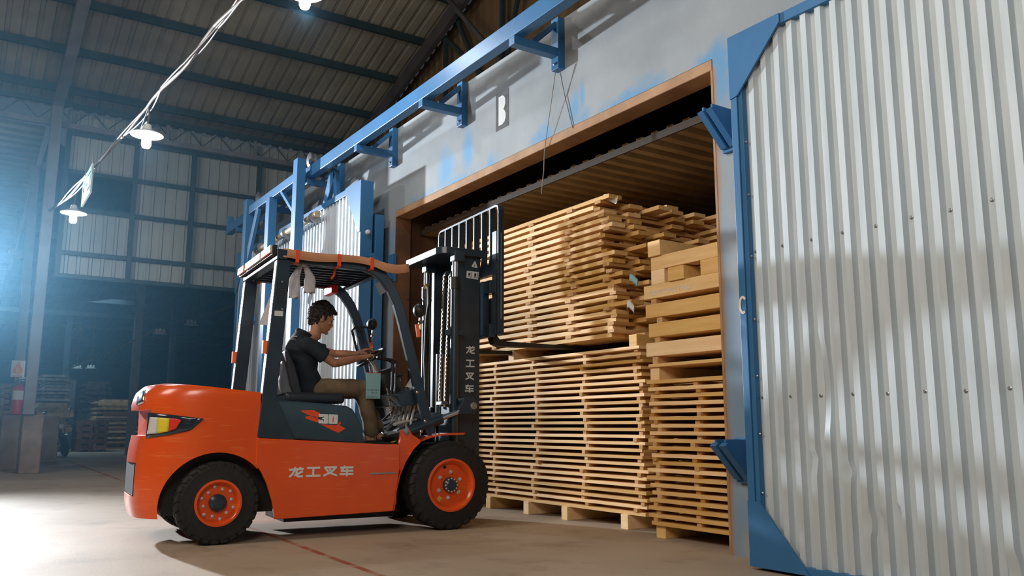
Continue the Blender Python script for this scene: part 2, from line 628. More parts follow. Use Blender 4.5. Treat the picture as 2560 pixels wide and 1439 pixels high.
def corrugated(mb, length, pitch, depth, f, top, flat=0.45, slope=0.12, seed=0):
    """trapezoid profile along u in 0..length; f(u, v, d) -> 3D, v in 0..top"""
    us = []
    u = 0.0
    while u < length:
        for frac, d in ((0, 0), (flat, 0), (flat + slope, depth), (1 - slope, depth)):
            uu = u + frac * pitch
            if uu <= length:
                us.append((uu, d))
        u += pitch
    us.append((length, 0))
    vs, fs = [], []
    for (uu, d) in us:
        vs.append(f(uu, 0, d))
        vs.append(f(uu, top if not callable(top) else top(uu), d))
    for i in range(len(us) - 1):
        fs.append((2 * i, 2 * i + 2, 2 * i + 3, 2 * i + 1))
    mb.add(vs, fs)
    return mb


def strokes(mb, lines, w, f, size, d0=0.0, d1=0.002):
    """thick polylines (x, y in 0..1) as thin raised lettering; f(u, v, d) -> 3D; size (su, sv)"""
    k = 0
    for ln in lines:
        ww = w
        if isinstance(ln[0], (int, float)):
            ww, ln = ln[0], ln[1:]
        for (a, b) in zip(ln[:-1], ln[1:]):
            k += 1
            p = Vector((a[0] * size[0], a[1] * size[1]))
            q = Vector((b[0] * size[0], b[1] * size[1]))
            d = (q - p).normalized()
            e = d * (ww * 0.35 * size[1])
            n = Vector((-d.y, d.x)) * (ww / 2 * size[1])
            p, q = p - e * 0.6, q + e * 0.6
            mb.prism([tuple(p - n), tuple(q - n), tuple(q + n), tuple(p + n)], f, d0, d1 + 0.00015 * (k % 5))
    return mb


HANZI = {
    'long': [[(0.03, 0.76), (0.97, 0.80)], [(0.42, 0.98), (0.36, 0.62), (0.24, 0.32), (0.06, 0.06)], [(0.52, 0.66), (0.52, 0.20), (0.62, 0.08), (0.94, 0.08)],
             [(0.92, 0.56), (0.40, 0.20)], [(0.78, 0.97), (0.74, 0.80)]],
    'gong': [[(0.08, 0.90), (0.94, 0.90)], [(0.50, 0.90), (0.48, 0.10)], [(0.03, 0.10), (0.97, 0.10)]],
    'cha': [[(0.10, 0.90), (0.94, 0.90)], [(0.90, 0.88), (0.60, 0.42), (0.05, 0.08)], [(0.14, 0.86), (0.40, 0.38), (0.97, 0.08)], [(0.44, 0.72), (0.54, 0.60)]],
    'che': [[(0.06, 0.84), (0.96, 0.84)], [(0.36, 0.98), (0.12, 0.50), (0.95, 0.50)], [(0.03, 0.18), (0.97, 0.18)], [(0.53, 0.64), (0.53, 0.0)]],
}


def text_mesh(name, body, size, M, m, parent, extrude=0.0008):
    c = bpy.data.curves.new(name, 'FONT')
    c.body = body
    c.size = size
    c.extrude = extrude
    c.resolution_u = 3
    t = bpy.data.objects.new(name + '_tmp', c)
    COL.objects.link(t)
    bpy.context.view_layer.update()
    me = bpy.data.meshes.new_from_object(t.evaluated_get(bpy.context.evaluated_depsgraph_get()))
    bpy.data.objects.remove(t)
    bpy.data.curves.remove(c)
    me.name = name
    me.transform(M)
    me.materials.clear()
    me.materials.append(MATS[m])
    o = bpy.data.objects.new(name, me)
    COL.objects.link(o)
    if parent is not None:
        o.parent = parent
    return o


ORD = ['zeroth', 'first', 'second', 'third', 'fourth', 'fifth', 'sixth', 'seventh', 'eighth', 'ninth', 'tenth', 'eleventh', 'twelfth', 'thirteenth',
       'fourteenth', 'fifteenth', 'sixteenth', 'seventeenth', 'eighteenth', 'nineteenth', 'twentieth', 'twenty-first', 'twenty-second', 'twenty-third',
       'twenty-fourth', 'twenty-fifth', 'twenty-sixth', 'twenty-seventh', 'twenty-eighth']

# ================================================================ SETTING
b = MB()
b.add([(-60, -16, 0), (8, -16, 0), (8, 8, 0), (-60, 8, 0)], [(0, 1, 2, 3)])
struct(b.build('floor', 'concrete_floor'))

# kiln front wall (y = 0 faces the hall) with its wide opening
OX0, OX1, OZ = -9.32, -4.03, 3.41
WT = 4.575
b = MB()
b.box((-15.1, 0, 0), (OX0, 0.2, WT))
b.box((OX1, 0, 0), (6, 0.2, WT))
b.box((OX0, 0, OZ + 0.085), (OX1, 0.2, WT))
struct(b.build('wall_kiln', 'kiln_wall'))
# brown lining strips of the opening
b = MB()
b.box((OX0, -0.004, OZ), (OX1, 0.204, OZ + 0.084))
struct(b.build('trim_lintel', 'lintel_brown', bevel=0.008))
b = MB()
b.box((OX0, 0.0, 0), (OX0 + 0.02, 0.199, OZ - 0.001))
struct(b.build('trim_jamb_left', 'brown_render'))
b = MB()
b.box((OX1 - 0.02, -0.002, 0), (OX1, 0.199, OZ - 0.001))
struct(b.build('trim_jamb_right', 'lintel_brown'))
# kiln chamber
b = MB()
b.box((-9.62, 0.2, 0), (-9.42, 5.2, 4.45))
b.box((-15.1, 0.2, 0), (-14.9, 2.9, 4.45))
struct(b.build('wall_chamber_left', 'brown_render'))
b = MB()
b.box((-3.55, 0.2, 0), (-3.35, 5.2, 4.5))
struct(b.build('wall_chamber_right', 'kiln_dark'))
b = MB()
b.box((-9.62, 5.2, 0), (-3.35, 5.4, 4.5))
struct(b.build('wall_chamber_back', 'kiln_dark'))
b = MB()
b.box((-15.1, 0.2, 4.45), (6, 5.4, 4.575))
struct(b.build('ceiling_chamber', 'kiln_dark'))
# ribbed false ceiling of the chamber
b = MB()
corrugated(b, 5.8, 0.19, 0.085, lambda u, v, d: (-9.4 + u, 0.40 + v, 3.25 + d), 4.7, flat=0.42, slope=0.12)
struct(b.build('ceiling_fan_deck', 'kiln_deck'))
b = MB()
b.box((-9.4, 0.385, 3.245), (-3.56, 0.40, 3.31))
struct(b.build('trim_fan_deck', 'kiln_dark'))

# hall roof: rises towards the viewer from the eave at x = -17.8
XE, ZE, SL = -17.9, 7.12, 0.30
b = MB()
GY = 2.95


def roof_pt(u, v, d):
    x = XE - 0.4 + v
    return (x, GY - u, ZE + 0.10 + SL * (x - XE) + d)


corrugated(b, 19.0, 0.24, 0.045, roof_pt, 26.0, flat=0.62, slope=0.07)
struct(b.build('ceiling', 'roof_sheet'))
# brown gable sheeting behind the kiln
b = MB()
corrugated(b, 26.0, 0.24, 0.03, lambda u, v, d: (XE - 0.2 + u, GY + 0.12 - d, 4.0 + v), lambda u: ZE - 4.0 + SL * u, flat=0.6, slope=0.08)
struct(b.build('wall_gable', 'gable_sheet'))
# far wall of pale sheets above the opening to the next bay, with one sheet missing
b = MB()


def far_sheet(y0, y1, z0, z1):
    corrugated(b, y1 - y0, 0.21, 0.03, lambda u, v, d: (XE - 0.12 + d, y0 + u, z0 + v), z1 - z0, flat=0.62, slope=0.08)


far_sheet(-3.0, -1.74, 5.74, 6.95)
far_sheet(-3.0, -1.74, 3.72, 5.02)
far_sheet(-1.74, 3.0, 3.72, 6.95)
struct(b.build('wall_far', 'far_sheet'))
# next bay: lower roof, dark end wall
b = MB()


def bay_pt(u, v, d):
    x = XE - 0.5 - v
    return (x, 6.5 - u, 6.35 - 0.075 * v + d)


corrugated(b, 9.8, 0.26, 0.04, bay_pt, 32.0, flat=0.6, slope=0.08)
struct(b.build('ceiling_bay', 'bay_sheet'))
b = MB()
corrugated(b, 31.0, 0.34, 0.06, lambda u, v, d: (XE - 0.5 - u, -3.35 - v, 6.70 - 0.085 * u + d), 10.0, flat=0.5, slope=0.12)
struct(b.build('ceiling_annex', 'far_sheet'))
b = MB()
b.box((-52, -16, 0), (-51.7, 8, 9))
struct(b.build('wall_bay_end', 'bay_sheet'))
b = MB()
b.box((-52, 7.6, 0), (-22, 7.9, 9))
struct(b.build('wall_bay_right', 'bay_sheet'))

# ================================================================ ROOF STEEL
for i, px_ in enumerate((-17.55, -16.42, -15.17, -13.97, -12.80, -11.6, -10.4)):
    b = MB()
    z = ZE + 0.03 + SL * (px_ - XE)
    b.box((px_ - 0.035, -14, z - 0.09), (px_ + 0.035, GY - 0.05, z + 0.05))
    o = shift(b.build('roof_purlin', 'steel_green'))
    tag(o, 'dark steel roof purlin, %s up the slope from the eave truss' % ORD[i + 1], 'beam', 'purlins under the hall roof')
b = MB()
b.bar((XE - 0.2, GY - 0.22, ZE - 0.20 + SL * -0.2), (XE + 14, GY - 0.22, ZE - 0.20 + SL * 14), 0.10, 0.30)
tag(shift(b.build('gable_rafter', 'rafter_grey')), 'deep sloping grey rafter along the brown gable sheeting', 'beam')
# gable truss bracing
def gz(x):
    return ZE + SL * (x - XE)


b = thing('gable_bracing', 'dark steel posts and diagonals in front of the brown gable sheets', 'bracing', (-12.6, GY - 0.1, 5.0))
for nm, p, q, w in (('post', (-15.3, 4.6), (-15.3, gz(-15.3) - 0.3), 0.07), ('post', (-13.3, 4.6), (-13.3, gz(-13.3) - 0.3), 0.08), ('post', (-11.3, 4.6), (-11.3, gz(-11.3) - 0.3), 0.08),
                    ('diagonal', (-13.3, gz(-13.3) - 0.35), (-11.9, 6.9), 0.06), ('diagonal', (-12.9, gz(-12.9) - 0.2), (-11.6, 6.2), 0.07), ('diagonal', (-10.4, gz(-11.6)), (-11.3, 6.6), 0.06)):
    m = MB()
    m.bar((p[0] + 12.6, 0, p[1] - 5.0), (q[0] + 12.6, 0, q[1] - 5.0), 0.07, w, up=(0, 1, 0))
    m.build(nm, 'steel_green', b)
m = MB()
p, q = at(1118, -6, 'y', GY - 0.6), at(1262, 165, 'y', GY - 0.6)
m.bar(p, q, 0.07, 0.07)
tag(shift(m.build('wind_brace', 'rafter_grey')), 'thin grey brace crossing in front of the gable rafter', 'bracing')
# eave lattice truss along the far wall
t = thing('eave_truss', 'lattice eave truss along the top of the far wall', 'truss', (XE + 0.12, -4, 6.6))
for z, s in ((0.0, 0.10), (0.42, 0.10)):
    m = MB()
    m.box((-0.04, -9, z - s / 2), (0.04, 6.65, z + s / 2))
    m.build('chord', 'steel_grey' if z < 0.2 else 'steel_green', t)
m = MB()
for i in range(51):
    y0 = -9 + i * 0.305
    m.bar((0, y0, 0.05 if i % 2 else 0.37), (0, y0 + 0.305, 0.37 if i % 2 else 0.05), 0.016, 0.016)
m.build('lacing', 'steel_green', t)
for y in (-6.2, -4.4, -2.6, -0.8, 1.0, 2.8, 4.6):
    m = MB()
    m.box((-0.03, y - 0.03, 0.0), (0.03, y + 0.03, 0.42))
    m.build('strut', 'steel_grey', t)
# girts and posts on the far wall
for nm, z0, lab in (('wall_girt', 6.52, 'topmost dark girt under the eave truss on the far wall'), ('wall_girt', 5.74, 'dark girt above the missing sheet on the far wall'),
                    ('wall_girt', 5.0, 'dark girt below the missing sheet on the far wall'), ('wall_girt', 4.13, 'dark girt near the foot of the far wall sheets'),
                    ('wall_girt', 3.68, 'lowest girt where the far wall ends above the next bay')):
    b = MB()
    b.box((XE - 0.07, -3.0, z0 - 0.04), (XE + 0.0, 2.98, z0 + 0.04))
    tag(shift(b.build(nm, 'steel_green')), lab, 'beam', 'girts on the far wall')
for y, lab in ((-2.98, 'dark post at the open left end of the far wall'), (-1.74, 'dark post right of the missing sheet in the far wall'), (-0.62, 'dark post in the middle of the far wall'), (0.75, 'dark post on the far wall behind the blue door trolley')):
    b = MB()
    b.box((XE - 0.02, y - 0.045, 3.64), (XE + 0.06, y + 0.045, 6.58))
    tag(shift(b.build('wall_post', 'steel_green')), lab, 'post', 'posts of the far wall')
# beams under the bay roof
for i in range(8):
    b = MB()
    x = XE - 1.5 - i * 2.6
    z = 6.35 - 0.075 * (-(x - XE) - 0.5) - 0.10
    b.box((x - 0.05, -3.3, z - 0.10), (x + 0.05, 6.4, z + 0.06))
    tag(shift(b.build('bay_purlin', 'steel_green')), 'dark purlin under the next bay roof, %s beyond the far wall' % ORD[i + 1], 'beam', 'purlins of the next bay')

# ================================================================ COLUMNS, PEDESTALS
def column(x, y, z0, z1, w, m, label, grp='steel columns'):
    b = MB()
    b.box((x - w / 2, y - w / 2, z0), (x + w / 2, y + w / 2, z1))
    return tag(shift(b.build('steel_column', m, bevel=0.008)), label, 'column', grp)


def pedestal(px0, px1, pyt, pyb, x, label, depth=0.75):
    p0, p1 = at(px0, pyb, 'x', x), at(px1, pyb, 'x', x)
    h = at((px0 + px1) / 2, pyt, 'x', x).z
    b = MB()
    b.box((x - depth, p0.y, 0), (x, p1.y, h))
    o = shift(b.build('concrete_pedestal', 'pedestal', bevel=0.02))
    tag(o, label, 'pedestal', 'concrete pedestals under the columns')
    return h, p0.y, p1.y


h1, ya, yb = pedestal(45, 98, 1036, 1182, -17.5, 'nearest stained concrete pedestal, carrying the big grey column')
h2, yc, yd = pedestal(-6, 43, 1037, 1168, -19.3, 'leftmost concrete pedestal, with the fire extinguisher on top')
h3, ye, yf = pedestal(98, 141, 1040, 1152, -22.4, 'stained concrete pedestal beside the parked motorcycle')
b = MB()
q = at(72, 1020, 'x', -17.5)
q2 = at(146, 250, 'x', -17.5)
b.sweep([(-17.52, q.y, h1), (-17.52, q2.y, 6.85), (-16.4, q2.y + 0.02, 7.12), (-13.0, q2.y + 0.05, 8.2)], 0.19, 0.19, up=(0, 1, 0))
tag(shift(b.build('steel_column', 'steel_grey', bevel=0.01)), 'tall grey column bending into a roof rafter, nearest the camera', 'column', 'steel columns')
q = at(47, 960, 'x', -19.6)
q2 = at(95, 345, 'x', -19.6)
yp2 = (q.y + q2.y) / 2
b = MB()
b.bar((-19.6, q.y, h2), (-19.6, q2.y, 6.2), 0.17, 0.17, up=(1, 0, 0))
tag(shift(b.build('steel_column', 'steel_grey', bevel=0.01)), 'grey column carrying the flame sign and extinguisher at the left', 'column', 'steel columns')
q = at(352, 730, 'x', -27)
column(-27, q.y, 0, 5.6, 0.22, 'steel_grey', 'column of the next bay seen just left of the blue door edge')
q = at(432, 850, 'x', -33)
column(-33, q.y, 0, 5.2, 0.2, 'steel_green', 'thin dark column deep in the next bay, right of the far lamps')
q = at(170, 850, 'x', -36)
column(-36, q.y, 0, 5.0, 0.2, 'steel_green', 'dark column in the next bay behind the motorcycle')
q = at(179, 960, 'x', -37)
column(-37, q.y, 0, 2.6, 0.28, 'steel_grey', 'short pale post behind the dark board stacks')

# ================================================================ DOOR RAIL AND BRACKETS
RY = -0.49
b = MB()
b.box((-15.3, RY - 0.055, 4.27), (5.0, RY + 0.055, 4.43))
b.box((-15.3, RY - 0.055, 4.43), (-15.22, RY + 0.055, 4.60))
tag(shift(b.build('door_rail', 'blue_paint', bevel=0.006)), 'long blue box rail that the kiln doors hang from, along the wall', 'rail')


def bracket(x, label):
    t = thing('rail_bracket', label, 'bracket', (x, 0, 4.07), 0, 'brackets carrying the door rail')
    m = MB()
    m.box((-0.055, -0.075, 0), (0.055, 0, 0.50))
    m.build('post', 'blue_paint', t, bevel=0.004)
    m = MB()
    m.box((-0.045, RY - 0.06, 0.115), (0.045, -0.075, 0.195))
    m.build('arm', 'blue_paint', t, bevel=0.004)
    m = MB()
    m.bar((0, -0.33, 0.19), (0, -0.07, 0.44), 0.05, 0.055, up=(1, 0, 0))
    m.build('brace', 'blue_paint', t)
    m = MB()
    m.lathe([(0.012, 0), (0.012, 0.012), (0.004, 0.016)], (0, -0.076, 0.05), (0, -1, 0), 8)
    m.build('bolt', 'steel', t)
    return t


for x, lab in ((-2.4, 'blue rail bracket above the corrugated door at the right, beyond the frame'), (-4.1, 'blue rail bracket above the right end of the opening'),
               (-5.86, 'nearest blue rail bracket in view, right of the painted letter B'), (-7.62, 'blue rail bracket just left of the painted letter B'),
               (-9.36, 'blue rail bracket above the left corner of the opening'), (-11.1, 'blue rail bracket behind the tall trolley post'),
               (-12.85, 'blue rail bracket behind the middle trolley post'), (-14.6, 'farthest blue rail bracket near the rail end')):
    if x > -3:
        continue
    bracket(x, lab)

# ================================================================ RIGHT DOOR (in front of the wall right of the opening)
DY = -0.33
DX0, DX1, DZ1 = -3.585, 2.3, 3.385
t = thing('sliding_door', 'large corrugated galvanised door in blue frame at the right', 'door', (0, 0, 0), 0, 'sliding kiln doors')
m = MB()
corrugated(m, 5.75, 0.104, 0.034, lambda u, v, d: (DX0 + 0.085 + u, DY + 0.055 - d, 0.05 + v), DZ1 - 0.10, flat=0.36, slope=0.13)
# dents pressed into the sheet
dents = [(-3.02, 1.08, 0.05, 0.30, 0.020), (-3.12, 0.66, 0.05, 0.05, 0.012), (-2.88, 0.6, 0.05, 0.05, 0.012), (-2.75, 0.34, 0.06, 0.09, 0.016), (-2.62, 0.40, 0.04, 0.06, 0.012), (-2.05, 0.17, 0.06, 0.12, 0.018), (-1.65, 1.1, 0.05, 0.08, 0.012)]
sheet = m.build('corrugated_sheet', 'galvanised', t)
bm = bmesh.new()
bm.from_mesh(sheet.data)
for k in range(8):
    es = [e for e in bm.edges if abs(e.verts[0].co.x - e.verts[1].co.x) < 1e-4 and abs(e.verts[0].co.z - e.verts[1].co.z) > 0.05 and max(e.verts[0].co.z, e.verts[1].co.z) < (9 if k == 0 else 1.75) and (k < 5 or any(((e.verts[0].co.x - x) / rx) ** 2 < 2.2 and ((e.verts[0].co.z - z) / rz) ** 2 < 2.5 for (x, z, rx, rz, dp) in dents))
          and e.verts[0].co.x < -1.0]
    if k > 0:
        es = [e for e in es if abs(e.verts[0].co.z - e.verts[1].co.z) > 0.015]
    bmesh.ops.subdivide_edges(bm, edges=es, cuts=1, use_grid_fill=True)
for v in bm.verts:
    for (x, z, rx, rz, dp) in dents:
        r = ((v.co.x - x) / rx) ** 2 + ((v.co.z - z) / rz) ** 2
        if r < 1:
            v.co.y += dp * (1 - r) * (1.2 if (v.co.y < DY + 0.04) else 0.3)
            v.co.x += 0.012 * (1 - r)
for p in bm.faces:
    p.smooth = True
for e in bm.edges:
    e.smooth = not (len(e.link_faces) == 2 and e.calc_face_angle(0) > R(42))
bm.to_mesh(sheet.data)
bm.free()
m = MB()
m.box((DX0, DY, 0.02), (DX0 + 0.052, DY + 0.22, DZ1))
m.box((DX0 + 0.052, DY + 0.012, 0.02), (DX0 + 0.085, DY + 0.22, DZ1))
m.box((DX0 + 0.052, DY + 0.004, DZ1 - 0.065), (DX1, DY + 0.2, DZ1))
m.box((DX0 + 0.052, DY + 0.004, 0.02), (DX1, DY + 0.2, 0.06))
m.box((DX1 - 0.06, DY + 0.004, 0.06), (DX1, DY + 0.2, DZ1 - 0.065))
m.build('door_frame', 'blue_paint', t, bevel=0.003)
for nm, tri in (('gusset_plate', [(DX0, DZ1 - 0.43), (DX0 + 0.06, DZ1 - 0.42), (DX0 + 0.42, DZ1 - 0.055), (DX0 + 0.42, DZ1), (DX0, DZ1)]),
                ('gusset_plate', [(DX0, 0.02), (DX0 + 0.42, 0.02), (DX0 + 0.40, 0.05), (DX0 + 0.085, 0.40), (DX0, 0.40)])):
    m = MB()
    m.prism(tri, lambda u, v, d: (u, d, v), DY - 0.006, DY + 0.008)
    m.build(nm, 'blue_paint', t)
for z0 in (1.93, 1.02):
    for i in range(14):
        x = DX0 + 0.085 + 0.02 + 0.208 * i
        if x > -0.7:
            break
        m = MB()
        m.lathe([(0.0105, 0), (0.0105, 0.004), (0.006, 0.006), (0.006, 0.011)], (x, DY + 0.055, z0 + 0.004 * math.sin(i * 3)), (0, -1, 0), 8)
        m.build('screw', 'steel', t)
for i, z in enumerate((0.45, 0.8, 1.15, 1.5, 1.9, 2.3, 2.65)):
    m = MB()
    m.lathe([(0.009, 0), (0.009, 0.005), (0.004, 0.009)], (DX0 + 0.09, DY + 0.03, z), (0, -1, 0), 8)
    m.build('screw', 'steel', t)
m = MB()
q = at(1857, 760, 'y', DY)
arc = [(0.5 + 0.42 * math.cos(a), 0.5 + 0.5 * math.sin(a)) for a in [R(v) for v in range(45, 320, 25)]]
strokes(m, [arc], 0.16, lambda u, v, d: (q.x - 0.028 + u, DY - 0.0008 - d, q.z - 0.055 + v), (0.06, 0.10))
m.build('painted_letter', 'chalk', t)

# wedge latches beside the right jamb
for (pz, lab) in ((2.76, 'blue wedge latch on the right jamb, upper of the two'), (0.50, 'blue wedge latch on the right jamb near the floor')):
    t = thing('door_latch', lab, 'latch', (-3.86, -0.02, pz), 0, 'wedge latches on the right jamb')
    for k, x in enumerate((-0.035, 0.045)):
        m = MB()
        m.prism([(-0.02, 0.0), (-0.24, 0.20), (-0.24, 0.26), (-0.02, 0.26)], lambda u, v, d: (x + d, u, v), -0.008, 0.008)
        m.prism([(-0.02, 0.0), (-0.05, 0.0), (-0.27, 0.22), (-0.24, 0.24)], lambda u, v, d: (x + d, u, v), -0.026, 0.026)
        m.build('wedge', 'blue_paint', t)
    m = MB()
    m.box((-0.07, -0.02, -0.02), (0.09, 0.022, 0.27))
    m.build('back_plate', 'blue_paint', t)
    m = MB()
    m.lathe([(0.013, 0), (0.013, 0.01), (0.005, 0.016)], (-0.05, -0.235, 0.225), (-0.5, -1, 0.2), 8)
    m.build('bolt', 'steel', t)

# ================================================================ LEFT DOOR (slid open to the left)
LX0, LX1, LZ0, LZ1, LY = -14.95, -9.43, 0.12, 3.86, -0.41
t = thing('sliding_door', 'corrugated blue-framed door slid open behind the forklift', 'door', (0, 0, 0), 0, 'sliding kiln doors')
m = MB()
corrugated(m, 5.40, 0.115, 0.034, lambda u, v, d: (LX0 + 0.05 + u, LY + 0.05 - d, LZ0 + 0.02 + v), LZ1 - LZ0 - 0.04, flat=0.42, slope=0.10)
m.build('corrugated_sheet', 'galvanised', t)
m = MB()
m.box((LX1 - 0.06, LY - 0.01, LZ0), (LX1, LY + 0.15, LZ1))
m.box((LX0, LY, LZ0), (LX0 + 0.05, LY + 0.14, LZ1))
m.box((LX0, LY - 0.003, LZ1 - 0.08), (LX1 - 0.06, LY + 0.14, LZ1))
m.box((LX0, LY - 0.003, LZ0), (LX1 - 0.06, LY + 0.14, LZ0 + 0.08))
m.box((-12.1, LY + 0.004, LZ0), (-11.98, LY + 0.02, LZ1))
m.build('door_frame', 'blue_paint', t, bevel=0.004)
m = MB()
for tri in ([(LX1, LZ1), (LX1, LZ1 - 0.66), (LX1 - 0.06, LZ1 - 0.66), (LX1 - 0.50, LZ1 - 0.06), (LX1 - 0.50, LZ1)],):
    m.prism(tri, lambda u, v, d: (u, d, v), LY - 0.022, LY - 0.010)
m.build('gusset_plate', 'blue_paint', t)
m = MB()
m.prism([(LX0, LZ1), (LX0 + 0.55, LZ1), (LX0 + 0.55, LZ1 - 0.05), (LX0 + 0.05, LZ1 - 0.72), (LX0, LZ1 - 0.72)], lambda u, v, d: (u, d, v), LY - 0.016, LY - 0.003)
m.build('gusset_plate', 'blue_paint', t)
m = MB()
m.lathe([(0.03, 0), (0.03, 0.03), (0.018, 0.05)], (LX1, LY + 0.08, 3.20), (1, 0, 0), 10)
m.build('knob', 'white_paint', t)

# blue steel post on the wall at the left jamb, with its wedge latch
b = MB()
b.box((-9.80, -0.22, 0.0), (-9.44, -0.10, 3.45))
b.box((-9.80, -0.10, 0.0), (-9.70, 0.0, 3.45))
tag(shift(b.build('jamb_post', 'blue_paint', bevel=0.006)), 'flat blue steel post on the wall beside the left jamb', 'post')
t = thing('door_latch', 'dark blue wedge latch on the left jamb above the forklift canopy', 'latch', (-9.36, -0.02, 2.62), 0)
for k, x in enumerate((-0.02, 0.06)):
    m = MB()
    m.prism([(-0.02, 0.0), (-0.05, 0.0), (-0.33, 0.27), (-0.29, 0.30)], lambda u, v, d: (x + d, u, v), -0.03, 0.03)
    m.build('wedge', 'blue_paint', t)
m = MB()
m.box((-0.06, -0.02, -0.02), (0.08, 0.018, 0.32))
m.build('back_plate', 'blue_paint', t)

# ================================================================ DOOR TROLLEY (hangs on the rail, carries the left door)
TY = -0.68
t = thing('door_trolley', 'blue lifting trolley with posts and rollers hung on the rail', 'trolley', (-12.2, TY, 3.0))
OXT = -12.2


def tb(name, p, q, w, h, m='blue_paint', up=(0, 1, 0)):
    k = MB()
    k.bar((p[0] - OXT, p[1] - TY, p[2] - 3.0), (q[0] - OXT, q[1] - TY, q[2] - 3.0), w, h, up=up)
    return k.build(name, m, t, bevel=0.004)


tb('post', (-11.02, TY, 1.2), (-11.02, TY, 4.50), 0.17, 0.12)
tb('post', (-12.22, TY, 1.2), (-12.22, TY, 4.22), 0.17, 0.12)
tb('post', (-13.42, TY, 1.2), (-13.42, TY, 4.46), 0.17, 0.12)
tb('top_beam', (-13.5, TY + 0.02, 4.27), (-10.95, TY + 0.02, 4.27), 0.13, 0.10)
tb('brace', (-11.75, TY, 4.22), (-11.08, TY, 3.72), 0.05, 0.05)
tb('brace', (-11.72, TY, 2.6), (-11.08, TY, 3.4), 0.08, 0.05)
tb('brace', (-12.85, TY, 4.22), (-13.35, TY, 3.45), 0.14, 0.05)
tb('brace', (-13.32, TY, 3.1), (-12.85, TY, 2.4), 0.10, 0.05)
for x in (-11.02, -13.42):
    m = MB()
    m.lathe([(0.075, 0), (0.10, 0.012), (0.10, 0.03), (0.085, 0.04), (0.085, 0.07), (0.10, 0.08), (0.10, 0.095), (0.075, 0.105)], (x - OXT, 0.12, 1.525), (0, 1, 0), 20)
    m.build('rail_wheel', 'steel', t, smooth=40)
m = MB()
m.tube([(-13.35 - OXT, 0.14, 0.62), (-10.62 - OXT, 0.14, 0.66)], 0.045, 12)
m.build('lifting_pole', 'bamboo', t)
for x in (-13.1, -11.9, -10.75):
    m = MB()
    m.tube([(x - 0.03 - OXT, 0.14, 0.635), (x + 0.03 - OXT, 0.14, 0.635)], 0.075, 14)
    m.build('pole_bearing', 'steel', t)
for x, z in ((-11.02, 3.75), (-11.02, 3.35), (-12.22, 3.7), (-12.22, 3.3), (-13.42, 3.6)):
    m = MB()
    m.lathe([(0.02, 0), (0.02, 0.012), (0.008, 0.018)], (x - 0.075 - OXT, -0.03, z - 3.0), (-1, -0.6, 0), 8)
    m.build('bolt', 'steel', t)
# hook plate standing on the left door top
b = MB()
f = lambda u, v, d: (u, d, v)
b.prism([(-10.92, 3.862), (-10.78, 3.862), (-10.48, 4.2), (-10.58, 4.32), (-10.7, 4.26)], f, -0.37, -0.31)
b.prism([(-10.50, 3.862), (-10.38, 3.862), (-10.48, 4.24), (-10.56, 4.30)], f, -0.37, -0.31)
tag(shift(b.build('lifting_hook', 'blue_paint', bevel=0.004)), 'blue triangular lifting lug standing on the open door top', 'hook')

# stencilled B on the wall above the opening
q = at(1240, 330, 'y', 0)
q2 = at(1272, 262, 'y', 0)
t = thing('stencil_sign', 'white letter B stencilled in a dark square on the wall', 'sign', (q.x, -0.001, q.z))
W_, H_ = q2.x - q.x, at(1272, 310, 'y', 0).z - q.z
H_ = 0.40
fB = lambda u, v, d: (u, -d, v)
m = MB()
m.box((0, -0.0012, 0), (W_, 0.0, H_))
kx, kz = W_ / 0.2, H_ / 0.395
m.build('dark_square', 'frame_paint', t)
m = MB()
pts = [(0.045, 0.045), (0.105, 0.045), (0.14, 0.065), (0.157, 0.10), (0.155, 0.15), (0.135, 0.185), (0.118, 0.198), (0.135, 0.215), (0.15, 0.25), (0.148, 0.30), (0.13, 0.335), (0.10, 0.35), (0.045, 0.35)]
pts = [(u * kx, v * kz) for u, v in pts]
m.prism(pts, fB, 0.0014, 0.0026)
m.build('white_letter', 'white_paint', t)

# dangling strings
b = MB()
q, q2, q3 = at(1390, 172, 'y', -0.08), at(1362, 370, 'y', -0.02), at(1354, 485, 'y', -0.02)
b.tube([q, q2], 0.003, 5)
b.tube([q2, (q2 + q3) / 2 + Vector((0.01, 0, 0)), q3], 0.006, 5)
tag(shift(b.build('string', 'cable_tan')), 'frayed tan string hanging from the nearest rail bracket', 'string')
b = MB()
b.tube([at(1399, 172, 'y', -0.06), at(1412, 240, 'y', -0.01), at(1432, 320, 'y', -0.006)], 0.003, 5)
tag(shift(b.build('string', 'ink')), 'thin dark wire hanging down the wall from the nearest bracket', 'string')

# ================================================================ PENDANT LAMPS, CABLE, EXIT SIGN
def pendant(p, r, label, on=True, power=0, rope=0.5):
    t = thing('pendant_lamp', label, 'lamp', (p[0], p[1], p[2]), 0, 'pendant lamps of the hall')
    m = MB()
    m.lathe([(r, 0.0), (r * 0.98, 0.012), (r * 0.55, 0.05), (0.06, 0.075), (0.045, 0.14), (0.02, 0.15)], (0, 0, 0), (0, 0, 1), 28)
    m.build('lamp_shade', 'shade_enamel', t, smooth=45)
    if on:
        m = MB()
        m.lathe([(0.03, 0.0), (0.055, -0.03), (0.06, -0.13), (0.045, -0.165), (0.0, -0.17)], (0, 0, 0), (0, 0, 1), 16)
        m.build('bulb', 'bulb', t, smooth=50)
        l = light('pendant_light', 'POINT', (0, 0, -0.22), power, (0.88, 0.94, 1.0), 0.07)
        l.parent = t
    else:
        for s in (-1, 1):
            m = MB()
            m.lathe([(0.045, 0), (0.02, 0.075), (0.012, 0.09)], (0, s * 0.10, 0.055), (0, 0, 1), 10)
            m.build('lamp_clip', 'shade_enamel', t)
    if rope:
        m = MB()
        m.tube([(0, 0, 0.14), (0.02, 0.01, 0.14 + rope * 0.5), (0, 0, 0.14 + rope)], 0.010, 6)
        m.build('cord', 'cable_tan', t)
    return t


